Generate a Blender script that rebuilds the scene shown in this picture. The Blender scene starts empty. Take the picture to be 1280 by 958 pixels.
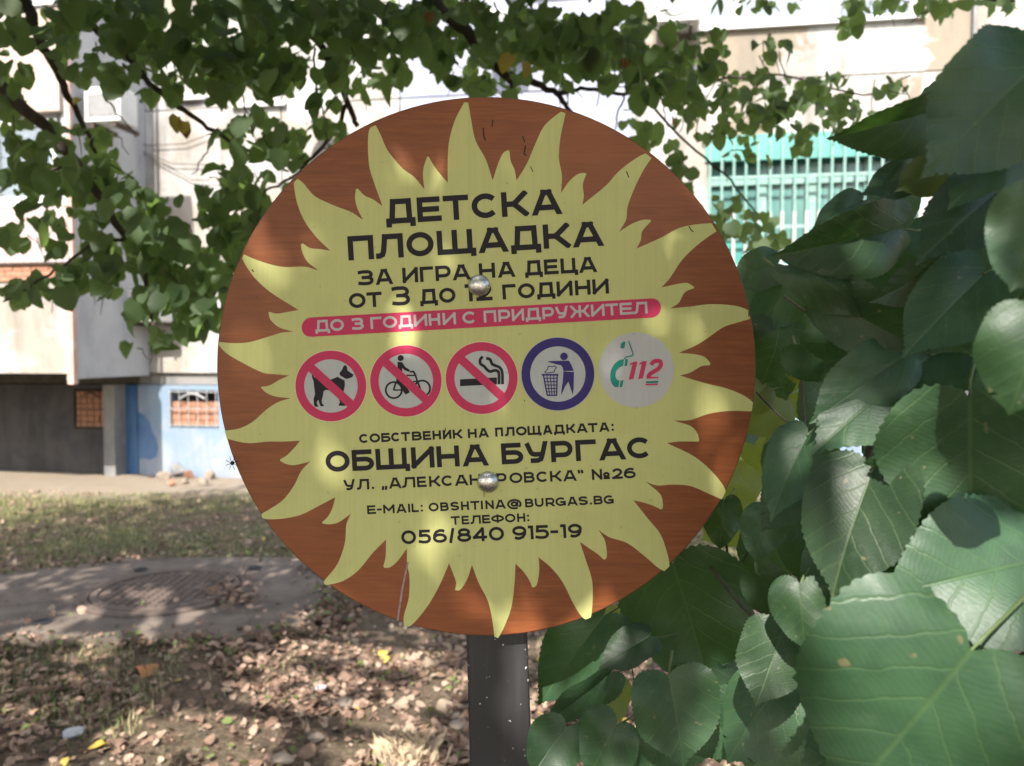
import bpy, math, random
import numpy as np
from mathutils import Vector, Matrix, Euler
from mathutils.geometry import tessellate_polygon
R = math.radians
random.seed(7)
rng = np.random.default_rng(7)
sc = bpy.context.scene
col = sc.collection

# ------------------------------------------------------------------ camera
F = 1000.0; CX = 640.0; CY = 479.0; HOR = 440.0; CH = 1.5
PITCH = math.atan((CY - HOR) / F)
cam = bpy.data.cameras.new('camera'); camo = bpy.data.objects.new('camera', cam); col.objects.link(camo)
cam.sensor_width = 36; cam.lens = F / 1280 * 36
camo.location = (0, 0, CH); camo.rotation_euler = (math.pi / 2 - PITCH, 0, 0)
cam.clip_start = 0.02; cam.clip_end = 500
SY = 0.89
cam.dof.use_dof = True; cam.dof.focus_distance = SY; cam.dof.aperture_fstop = 6.5
sc.camera = camo
# ------------------------------------------------------------------ world + sun
SUN = Vector((-0.24, -0.96, 1.0)).normalized()
elev = math.asin(SUN.z); az = math.atan2(SUN.x, SUN.y)
w = bpy.data.worlds.new('World'); sc.world = w; w.use_nodes = True
nt = w.node_tree; nt.nodes.clear()
sky = nt.nodes.new('ShaderNodeTexSky'); sky.sky_type = 'NISHITA'; sky.sun_disc = False
sky.sun_elevation = elev; sky.sun_rotation = az; sky.air_density = 1.2; sky.dust_density = 2.5
bg = nt.nodes.new('ShaderNodeBackground'); bg.inputs[1].default_value = 0.14
out = nt.nodes.new('ShaderNodeOutputWorld')
nt.links.new(sky.outputs[0], bg.inputs[0]); nt.links.new(bg.outputs[0], out.inputs[0])
sl = bpy.data.lights.new('sun', 'SUN'); sl.energy = 3.6; sl.angle = R(0.55); sl.color = (1, 0.95, 0.87)
so = bpy.data.objects.new('sun', sl); col.objects.link(so)
so.rotation_euler = SUN.to_track_quat('Z', 'Y').to_euler(); so.location = (-5, -5, 8)
sc.view_settings.view_transform = 'Standard'; sc.view_settings.look = 'None'
sc.view_settings.gamma = 1; sc.view_settings.exposure = 1.5

# ------------------------------------------------------------------ helpers
def ray(px, py):
    x = (px - CX) / F; y = -(py - CY) / F
    c, s = math.cos(PITCH), math.sin(PITCH)
    return Vector((x, c + y * s, -s + y * c))
def at(px, py, Y):
    d = ray(px, py); return Vector((0, 0, CH)) + d * (Y / d.y)
def onground(px, py, z=0.0):
    d = ray(px, py); return Vector((0, 0, CH)) + d * ((z - CH) / d.z)
def topix(p):
    v = p - Vector((0, 0, CH)); c, s = math.cos(PITCH), math.sin(PITCH)
    dep = v.y * c - v.z * s; up = v.y * s + v.z * c
    if dep <= 0.01: return None
    return CX + F * v.x / dep, CY - F * up / dep
def tag(o, label=None, cat=None, group=None, kind=None):
    if label: o['label'] = label
    if cat: o['category'] = cat
    if group: o['group'] = group
    if kind: o['kind'] = kind
    return o
def empty(name, loc, label, cat, group=None):
    o = bpy.data.objects.new(name, None); col.objects.link(o); o.location = loc
    o.empty_display_size = 0.1
    return tag(o, label, cat, group)
def rootloc(p):
    v = Vector((0, 0, 0))
    while p: v += p.location; p = p.parent
    return v
class MB:
    def __init__(s): s.v = []; s.f = []; s.uv = None
    def add(s, vs, fs):
        n = len(s.v); s.v += [tuple(v) for v in vs]; s.f += [tuple(i + n for i in f) for f in fs]; return s
    def hexa(s, p):   # 8 points: bottom ring 4, top ring 4
        return s.add(p, [(3, 2, 1, 0), (4, 5, 6, 7), (0, 1, 5, 4), (1, 2, 6, 5), (2, 3, 7, 6), (3, 0, 4, 7)])
    def box(s, x0, x1, y0, y1, z0, z1, fn=None):
        p = [(x0, y0, z0), (x1, y0, z0), (x1, y1, z0), (x0, y1, z0), (x0, y0, z1), (x1, y0, z1), (x1, y1, z1), (x0, y1, z1)]
        if fn: p = [fn(*q) for q in p]
        return s.hexa(p)
    def tube(s, pts, rad, n=8, cap=True):
        pts = [Vector(p) for p in pts]; m = len(pts)
        if not hasattr(rad, '__len__'): rad = [rad] * m
        vs = []; a = None
        for i, p in enumerate(pts):
            t = (pts[min(i + 1, m - 1)] - pts[max(i - 1, 0)]).normalized()
            if a is None:
                a = t.cross(Vector((0, 0, 1)))
                if a.length < .1: a = t.cross(Vector((1, 0, 0)))
            a = (a - t * a.dot(t)).normalized(); b = t.cross(a)
            for k in range(n):
                q = 2 * math.pi * k / n
                vs.append(p + (a * math.cos(q) + b * math.sin(q)) * rad[i])
        fs = [(i * n + k, i * n + (k + 1) % n, (i + 1) * n + (k + 1) % n, (i + 1) * n + k) for i in range(m - 1) for k in range(n)]
        if cap: fs += [tuple(range(n))[::-1], tuple((m - 1) * n + k for k in range(n))]
        return s.add(vs, fs)
    def lathe(s, c, axis, prof, n=24):   # prof: (radius, along axis)
        axis = Vector(axis).normalized(); a = axis.orthogonal().normalized(); b = axis.cross(a); c = Vector(c)
        vs = [c + axis * h + (a * math.cos(2 * math.pi * k / n) + b * math.sin(2 * math.pi * k / n)) * r for r, h in prof for k in range(n)]
        m = len(prof)
        fs = [(i * n + k, i * n + (k + 1) % n, (i + 1) * n + (k + 1) % n, (i + 1) * n + k) for i in range(m - 1) for k in range(n)]
        return s.add(vs, fs)
    def build(s, name, mat, parent=None, smooth=False, kind=None, label=None):
        o0 = rootloc(parent)
        me = bpy.data.meshes.new(name)
        me.from_pydata([(v[0] - o0.x, v[1] - o0.y, v[2] - o0.z) for v in s.v], [], s.f); me.validate(); me.update()
        if s.uv is not None:
            l = me.uv_layers.new(name='UVMap')
            idx = np.empty(len(me.loops), 'i'); me.loops.foreach_get('vertex_index', idx)
            l.data.foreach_set('uv', np.array(s.uv, 'f')[idx].ravel())
        if mat: me.materials.append(mat)
        if smooth: me.polygons.foreach_set('use_smooth', [True] * len(me.polygons))
        o = bpy.data.objects.new(name, me); col.objects.link(o); o.parent = parent
        if kind: o['kind'] = kind
        if label: o['label'] = label
        return o
def bevel(o, wd, seg=2):
    m = o.modifiers.new('bevel', 'BEVEL'); m.width = wd; m.segments = seg; m.limit_method = 'ANGLE'; m.angle_limit = R(40); return o

# ---- node helpers
class NT:
    def __init__(s, name):
        s.m = bpy.data.materials.new(name); s.m.use_nodes = True; s.t = s.m.node_tree; s.t.nodes.clear()
        s.out = s.t.nodes.new('ShaderNodeOutputMaterial')
    def n(s, typ, **kw):
        x = s.t.nodes.new('ShaderNode' + typ)
        for k, v in kw.items(): setattr(x, k, v)
        return x
    def l(s, a, b): s.t.links.new(a, b)
    def val(s, sock, v):
        if isinstance(v, bpy.types.NodeSocket): s.l(v, sock)
        else: sock.default_value = v
    def math(s, op, a, b=0.0, c=0.0):
        x = s.n('Math', operation=op)
        s.val(x.inputs[0], a); s.val(x.inputs[1], b)
        if len(x.inputs) > 2: s.val(x.inputs[2], c)
        return x.outputs[0]
    def mix(s, f, a, b, bt='MIX'):
        x = s.n('Mix', data_type='RGBA', blend_type=bt)
        s.val(x.inputs['Factor'], f)
        for sock, v in ((x.inputs[6], a), (x.inputs[7], b)):
            if isinstance(v, (tuple, list)): v = tuple(v[:3]) + (1,)
            s.val(sock, v)
        return x.outputs[2]
    def ramp(s, f, stops):
        x = s.n('ValToRGB'); s.l(f, x.inputs[0]); e = x.color_ramp.elements
        while len(e) < len(stops): e.new(0.5)
        for el, (p, c) in zip(e, stops):
            el.position = p; el.color = (c, c, c, 1) if not hasattr(c, '__len__') else tuple(c) + (1,)
        return x.outputs[0]
    def coords(s, scale=(1, 1, 1), kind='Object', rot=(0, 0, 0)):
        tc = s.n('TexCoord'); mp = s.n('Mapping'); mp.inputs['Scale'].default_value = scale; mp.inputs['Rotation'].default_value = rot
        s.l(tc.outputs[kind], mp.inputs[0]); return mp.outputs[0]
    def noise(s, vec, scale, detail=4, rough=.55, dist=0):
        x = s.n('TexNoise'); s.l(vec, x.inputs['Vector'])
        x.inputs['Scale'].default_value = scale; x.inputs['Detail'].default_value = detail
        x.inputs['Roughness'].default_value = rough; x.inputs['Distortion'].default_value = dist
        return x.outputs[0]
    def bump(s, h, strength=.3, dist=.01):
        x = s.n('Bump'); x.inputs['Strength'].default_value = strength; x.inputs['Distance'].default_value = dist
        s.l(h, x.inputs['Height']); return x.outputs[0]
    def pbr(s, colr, rough=.6, spec=.5, metal=0, normal=None, coat=0, coatr=.2):
        p = s.n('BsdfPrincipled')
        if isinstance(colr, (tuple, list)): colr = tuple(colr[:3]) + (1,)
        s.val(p.inputs['Base Color'], colr); s.val(p.inputs['Roughness'], rough)
        p.inputs['Specular IOR Level'].default_value = spec; p.inputs['Metallic'].default_value = metal
        p.inputs['Coat Weight'].default_value = coat; p.inputs['Coat Roughness'].default_value = coatr
        if normal: s.l(normal, p.inputs['Normal'])
        return p.outputs[0]
    def done(s, sh): s.l(sh, s.out.inputs[0]); return s.m
def simple(name, c1, c2=None, scale=8, rough=.6, spec=.4, bump=.15, bd=.005, stretch=(1, 1, 1), metal=0, lo=.35, hi=.65, detail=5):
    t = NT(name); v = t.coords(stretch); nz = t.noise(v, scale, detail, .6)
    c = c1 if c2 is None else t.mix(t.ramp(nz, [(lo, 0), (hi, 1)]), c1, c2)
    n2 = t.noise(v, scale * 6, 4)
    return t.done(t.pbr(c, rough, spec, metal, t.bump(n2, bump, bd)))

# ------------------------------------------------------------------ materials
def wood_mat():
    t = NT('varnished_wood')
    v = t.coords((3.2, 1, 22), rot=(0, R(-12), 0))
    g = t.noise(v, 2.2, 8, .65, 1.4)
    f = t.noise(t.coords((9, 1, 190), rot=(0, R(-12), 0)), 2.0, 4, .7, .4)
    b = t.noise(t.coords(), 5, 3)
    c = t.mix(t.ramp(g, [(.30, 0), (.70, 1)]), (.20, .055, .016), (.30, .090, .025))
    c = t.mix(t.math('MULTIPLY', t.ramp(f, [(.40, 0), (.72, 1)]), .55), c, (.13, .032, .012))
    c = t.mix(t.math('MULTIPLY', t.ramp(b, [(.45, 0), (.7, 1)]), .35), c, (.40, .13, .05))
    return t.done(t.pbr(c, .5, .35, 0, t.bump(f, .12, .001), .12, .3))
def print_mat(name, c, line=True, rough=.45):
    t = NT(name)
    f = t.noise(t.coords((260, 1, 5)), 1, 3, .6)
    b = t.noise(t.coords(), 14, 6, .7)
    sp = t.noise(t.coords(), 150, 2)
    dk = tuple(x * .945 for x in c)
    cc = t.mix(t.ramp(f, [(.35, 0), (.65, 1)]), c, dk)
    cc = t.mix(t.math('MULTIPLY', t.ramp(b, [(.5, 0), (.75, 1)]), .35), cc, tuple(x * .72 for x in c))
    cc = t.mix(t.math('MULTIPLY', t.ramp(sp, [(.70, 0), (.76, 1)]), .5), cc, tuple(x * .5 + .02 for x in c))
    return t.done(t.pbr(cc, rough + .1, .2, 0, t.bump(f, .05, .0005), 0, .3))
YEL = print_mat('printed_yellow', (.58, .575, .23))
RED = print_mat('printed_red', (.58, .045, .12))
INK = print_mat('printed_black', (.022, .017, .023))
WHT = print_mat('printed_white', (.50, .51, .50))
BLU = print_mat('printed_blue', (.045, .032, .17))
TEA = print_mat('printed_teal', (.015, .26, .20))
GRY = print_mat('printed_pale_text', (.52, .50, .50))
PALE = print_mat('printed_pale_rim', (.72, .66, .42))
WOOD = wood_mat()
EDGE = simple('wood_edge', (.10, .035, .018), (.20, .08, .04), 60, .6, .3)
SCR = simple('pale_scratch', (.42, .33, .33), (.30, .2, .18), 200, .7)
DKM = simple('dark_mark', (.03, .02, .02), None, 50, .7)
def steel_mat():
    t = NT('bolt_steel'); v = t.coords()
    b = t.noise(v, 260, 5, .7)
    r = t.ramp(b, [(.3, .16), (.8, .42)])
    c = t.mix(t.ramp(b, [(.45, 0), (.75, 1)]), (.72, .72, .72), (.38, .33, .30))
    return t.done(t.pbr(c, r, .5, 1, t.bump(b, .25, .002)))
STEEL = steel_mat()
def post_mat():
    t = NT('post_paint'); v = t.coords()
    b = t.noise(v, 6, 5); sp = t.noise(v, 170, 1, .5)
    st = t.noise(t.coords((60, 60, 4)), 1.5, 4)
    c = t.mix(b, (.028, .028, .031), (.048, .046, .048))
    c = t.mix(t.math('MULTIPLY', t.ramp(st, [(.5, 0), (.8, 1)]), .35), c, (.09, .085, .08))
    c = t.mix(t.ramp(sp, [(.74, 0), (.765, 1)]), c, (.5, .5, .47))
    return t.done(t.pbr(c, .42, .5, 0, t.bump(t.noise(v, 240, 4), .12, .001)))
POST = post_mat()
def leaf_mat(name, base, dark, trans, rough=.36, tw=.33, veins=True, spec=.5, vein_col=(.16, .24, .07)):
    t = NT(name)
    tc = t.n('TexCoord'); sep = t.n('SeparateXYZ'); t.l(tc.outputs['UV'], sep.inputs[0])
    x = t.math('ABSOLUTE', sep.outputs[0]); y = sep.outputs[1]
    oi = t.n('ObjectInfo'); geo0 = t.n('NewGeometry'); rnd = t.math('FRACT', t.math('ADD', oi.outputs['Random'], geo0.outputs['Random Per Island'])) if not veins else oi.outputs['Random']
    comb = t.n('CombineXYZ'); t.l(sep.outputs[0], comb.inputs[0]); t.l(y, comb.inputs[1]); t.l(t.math('MULTIPLY', rnd, 40.0), comb.inputs[2])
    nz = t.noise(comb.outputs[0], 3.2, 5, .6)
    nf = t.noise(comb.outputs[0], 26, 4, .65)
    c = t.mix(t.ramp(nz, [(.3, 0), (.7, 1)]), dark, base)
    hs = t.n('HueSaturation'); t.l(c, hs.inputs['Color'])
    t.l(t.math('MULTIPLY_ADD', rnd, .03 if veins else -.035, .485 if veins else .518), hs.inputs['Hue']); t.l(t.math('MULTIPLY_ADD', rnd, .75 if veins else .8, .6 if veins else .5), hs.inputs['Value'])
    c = hs.outputs[0]
    h = nf
    if veins:
        wob = t.math('MULTIPLY', t.math('SUBTRACT', nz, .5), .16)
        mid = t.ramp(t.math('ADD', x, 0), [(0.004, 1), (.016, 0)])
        q = t.math('ADD', t.math('SUBTRACT', y, t.math('MULTIPLY', x, .95)), wob)
        fr = t.math('ABSOLUTE', t.math('SUBTRACT', t.math('FRACT', t.math('MULTIPLY', q, 4.6)), .5))
        lat = t.ramp(fr, [(.012, 1), (.06, 0)])
        q2 = t.math('ADD', t.math('ADD', y, t.math('MULTIPLY', x, .55)), t.math('MULTIPLY', wob, 1.0))
        fr2 = t.math('ABSOLUTE', t.math('SUBTRACT', t.math('FRACT', t.math('MULTIPLY', q2, 28.)), .5))
        ter = t.ramp(fr2, [(.0, 1), (.35, 0)])
        vv = t.math('MAXIMUM', mid, t.math('MULTIPLY', lat, .75))
        c = t.mix(t.math('MULTIPLY', vv, .18), c, vein_col)
        c = t.mix(t.math('MULTIPLY', ter, .05), c, vein_col)
        sp = t.ramp(t.noise(comb.outputs[0], 9, 2), [(.71, 0), (.75, 1)])
        c = t.mix(t.math('MULTIPLY', sp, .6), c, (.24, .19, .10))
        edge = t.ramp(t.noise(comb.outputs[0], 5, 4), [(.62, 0), (.78, 1)]); c = t.mix(t.math('MULTIPLY', edge, .35), c, (.13, .17, .12))
        h = t.math('SUBTRACT', t.math('MULTIPLY', nf, .5), t.math('ADD', vv, t.math('MULTIPLY', ter, .10)))
    geo = t.n('NewGeometry')
    cb = t.mix(.45, c, tuple(min(1, a * 1.5 + .03) for a in base))
    cf = t.mix(geo.outputs['Backfacing'], c, cb)
    nrm = t.bump(h, .2, .0025 if veins else .002)
    p = t.pbr(cf, t.math('MULTIPLY_ADD', nf, .2, rough - .1), spec, 0, nrm)
    tr = t.n('BsdfTranslucent'); t.l(t.mix(t.math('MULTIPLY', nf, .5), trans, tuple(a * .5 for a in trans)), tr.inputs[0]); t.l(nrm, tr.inputs[1])
    ms = t.n('MixShader'); ms.inputs[0].default_value = tw; t.l(p, ms.inputs[1]); t.l(tr.outputs[0], ms.inputs[2])
    return t.done(ms.outputs[0])
LF = leaf_mat('broad_leaf', (.040, .092, .040), (.020, .052, .025), (.12, .28, .03), .47, .22, spec=.55)
LFO = leaf_mat('olive_leaf', (.075, .11, .03), (.05, .08, .02), (.30, .38, .03), .45, .45)
LFT = leaf_mat('tree_leaf', (.082, .125, .060), (.052, .088, .042), (.27, .42, .09), .55, .5, veins=False, spec=.35)
LFC = leaf_mat('canopy_leaf', (.055, .10, .03), (.035, .07, .022), (.14, .25, .03), .55, .25, veins=False, spec=.3)
LFY = leaf_mat('yellow_tree_leaf', (.34, .28, .05), (.22, .20, .05), (.6, .45, .05), .5, .5, veins=False)
LFB = leaf_mat('brown_tree_leaf', (.22, .10, .04), (.15, .07, .03), (.5, .2, .05), .6, .4, veins=False)
BARK = simple('bark', (.045, .036, .028), (.09, .075, .06), 30, .85, .2, .6, .01, (1, 1, .3))
STEM = simple('young_stem', (.05, .045, .03), (.085, .08, .045), 80, .6, .3)
PETI = simple('petiole', (.10, .15, .05), (.14, .17, .07), 80, .5, .4)

# ------------------------------------------------------------------ the round sign
def S(px, py, lift=0.0): return at(px, py, SY - lift)
DC = (608.0, 462.5); DR = 337.0
sign = empty('playground_sign', (at(624, 800, SY + .045).x, SY + .045, 0),
             'round wooden playground notice with yellow sunburst print on dark square steel post', 'sign')
def smooth_open(pts, n=6):
    if len(pts) < 3: return [Vector(p) for p in pts]
    P = [Vector(p) for p in pts]; P = [P[0] * 2 - P[1]] + P + [P[-1] * 2 - P[-2]]
    o = []
    for i in range(1, len(P) - 2):
        for k in range(n):
            s = k / n; a, b, c, d = P[i - 1:i + 3]
            o.append(.5 * ((2 * b) + (c - a) * s + (2 * a - 5 * b + 4 * c - d) * s * s + (3 * b - a - 3 * c + d) * s ** 3))
    o.append(P[-2]); return o
# disc
mb = MB(); NS = 160
ctr = S(*DC); RR = DR / F * SY * 1.0; TH = .018
prof = [(0.0001, 0), (RR * .5, 0), (RR - .0012, 0), (RR - .0003, -.0004), (RR, -.0015)]
def disc_ring(r, dy): return [(ctr.x + r * math.cos(2 * math.pi * k / NS), ctr.y + dy, ctr.z + r * math.sin(2 * math.pi * k / NS)) for k in range(NS)]
fr = MB()
fr.add(disc_ring(RR - .0012, 0), [tuple(range(NS))[::-1]])
fr.build('disc', WOOD, sign)
rings = [(RR - .0012, 0), (RR - .0002, .0006), (RR, .002), (RR, TH - .002), (RR - .001, TH)]
ed = MB()
for r, dy in rings: ed.v += disc_ring(r, dy)
for i in range(len(rings) - 1):
    for k in range(NS): ed.f.append((i * NS + k, (i + 1) * NS + k, (i + 1) * NS + (k + 1) % NS, i * NS + (k + 1) % NS))
ed.f.append(tuple((len(rings) - 1) * NS + k for k in range(NS)))
ed.build('disc_edge', EDGE, sign)
# sunburst outline, going counter-clockwise from the top tip
def q1(p): return (260 + p[0] / 2.736, 110 + p[1] / 2.736)
def q2(p): return (600 + p[0] / 2.736, 110 + p[1] / 2.736)
def q3(p): return (260 + p[0] / 2.661, 450 + p[1] / 2.661)
def q4(p): return (600 + p[0] / 2.661, 450 + p[1] / 2.661)
E = []
def e(q, *pts): E.append([q(p) for p in pts])
e(q1, (876,50),(845,110),(825,180),(820,250),(820,325))
e(q1, (820,325),(790,290),(770,262),(756,237)); e(q1, (750,235),(738,270),(735,300),(740,347))
e(q1, (740,347),(705,305),(665,275),(615,215),(590,160),(572,125)); e(q1, (562,126),(550,150),(547,200),(552,270),(570,330),(597,405))
e(q1, (597,405),(565,382),(535,368),(512,345)); e(q1, (506,346),(503,375),(510,410),(530,452))
e(q1, (530,452),(490,425),(430,402),(365,370),(325,325),(303,309)); e(q1, (294,311),(294,335),(305,395),(330,455),(370,510),(418,557))
e(q1, (418,557),(385,552),(350,548),(324,532)); e(q1, (318,535),(322,560),(340,595),(378,625))
e(q1, (378,625),(330,612),(250,612),(170,590),(115,566)); e(q1, (111,570),(125,600),(160,650),(215,700),(310,760))
e(q1, (310,760),(265,768),(235,772),(209,766)); e(q1, (207,770),(215,795),(245,820),(293,834))
e(q1, (293,834),(250,838),(210,850),(140,870),(80,873),(32,868)); E.append([(271.7,429),(282,441),(300,452),(q3((180,42))),(q3((225,48))),q3((270,52))])
e(q3, (270,52),(235,68),(205,85),(177,90)); e(q3, (178,95),(195,110),(225,122),(275,128))
e(q3, (275,128),(235,140),(195,165),(150,205),(105,228),(55,236)); e(q3, (60,262),(130,277),(200,272),(250,272),(307,269))
e(q3, (307,269),(285,295),(262,318),(240,331)); e(q3, (241,337),(262,347),(290,350),(340,338))
e(q3, (340,338),(310,370),(285,420),(245,470),(178,513)); e(q3, (178,524),(195,530),(250,528),(310,515),(370,485),(423,457))
e(q3, (423,457),(415,490),(400,520),(380,540)); e(q3, (381,545),(405,547),(435,540),(475,512))
e(q3, (475,512),(460,550),(455,610),(430,680),(384,738)); e(q3, (386,746),(400,748),(450,735),(500,700),(550,640),(592,598))
e(q3, (592,598),(592,630),(590,660),(583,687)); e(q3, (587,692),(605,690),(630,670),(662,627))
e(q3, (662,627),(662,680),(670,720),(668,790),(652,850),(651,882)); e(q3, (660,887),(680,880),(730,820),(770,750),(802,677))
e(q3, (802,677),(815,710),(825,740),(822,765)); e(q3, (830,768),(842,762),(862,730),(878,682))
E.append([(590,706.3),(598,728),(609.5,750.6),(615,773),(618,796)])
e(q4, (60,926),(80,890),(105,820),(115,740),(118,678))
e(q4, (118,678),(145,705),(165,735),(174,757)); e(q4, (181,756),(190,745),(197,700),(195,657))
e(q4, (195,657),(235,690),(275,740),(310,810),(335,850),(354,866)); e(q4, (362,864),(370,850),(375,790),(372,730),(350,660),(332,605))
e(q4, (332,605),(360,625),(390,645),(412,665)); e(q4, (419,662),(422,645),(415,600),(394,566))
e(q4, (394,566),(430,590),(490,610),(550,655),(590,690),(618,706)); e(q4, (628,700),(630,680),(622,640),(600,580),(560,530),(510,467))
e(q4, (510,467),(545,475),(575,485),(602,498)); e(q4, (608,492),(608,475),(598,445),(552,406))
e(q4, (552,406),(590,418),(640,415),(700,420),(760,445),(812,468)); e(q4, (822,456),(810,420),(770,370),(710,320),(622,277))
e(q4, (622,277),(660,272),(700,272),(727,272)); e(q4, (729,266),(722,243),(700,220),(645,202))
e(q4, (645,202),(700,200),(760,180),(830,170),(915,172)); e(q4, (915,148),(880,120),(820,95),(750,78),(665,52))
e(q4, (665,52),(700,42),(735,22),(764,18)); e(q2, (788,942),(770,922),(740,912),(680,906))
e(q2, (680,906),(730,885),(770,862),(830,820),(880,803),(932,788)); e(q2, (932,764),(870,745),(790,740),(720,748),(650,755))
e(q2, (650,755),(680,735),(700,700),(732,685)); e(q2, (731,680),(710,668),(680,670),(620,683))
e(q2, (620,683),(650,650),(690,590),(735,545),(780,510),(812,489)); e(q2, (804,462),(740,467),(680,480),(620,512),(535,550))
e(q2, (535,550),(550,520),(555,490),(585,456)); e(q2, (582,451),(555,452),(520,465),(475,493))
e(q2, (475,493),(500,450),(505,405),(530,340),(560,280),(590,236)); e(q2, (583,225),(562,226),(520,250),(470,290),(430,335),(350,400))
e(q2, (350,400),(355,370),(352,330),(364,294)); e(q2, (357,291),(335,295),(305,320),(277,360))
e(q2, (277,360),(280,300),(270,240),(275,170),(290,100),(292,84)); e(q2, (282,80),(265,90),(220,130),(190,190),(160,260),(125,317))
e(q2, (125,317),(118,280),(105,250),(101,217)); e(q2, (96,213),(78,225),(60,265),(45,313))
e(q1, (973,315),(950,245),(915,180),(900,110),(890,50))
outl = []
for ed_ in E:
    for p in smooth_open(ed_, 5):
        d = math.hypot(p[0] - DC[0], p[1] - DC[1])
        if d > DR - 1.2: p = Vector(((p[0] - DC[0]) * (DR - 1.2) / d + DC[0], (p[1] - DC[1]) * (DR - 1.2) / d + DC[1]))
        if not outl or (Vector(p) - outl[-1]).length > .25: outl.append(Vector(p))
def flat(mb, pts, lift):
    vs = [S(p[0], p[1], lift) for p in pts]
    tris = tessellate_polygon([[Vector((p[0], p[1], 0)) for p in pts]])
    fs = []
    for a, b, c in tris:
        A, B, C = pts[a], pts[b], pts[c]
        cr = (B[0] - A[0]) * (C[1] - A[1]) - (B[1] - A[1]) * (C[0] - A[0])
        fs.append((a, b, c) if cr < 0 else (a, c, b))
    mb.add(vs, fs)
L0, L1, L2, L3, L4 = .0002, .0004, .0006, .0008, .0010
mb = MB(); flat(mb, outl, L0)
burst = mb.build('sunburst', YEL, sign)

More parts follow.
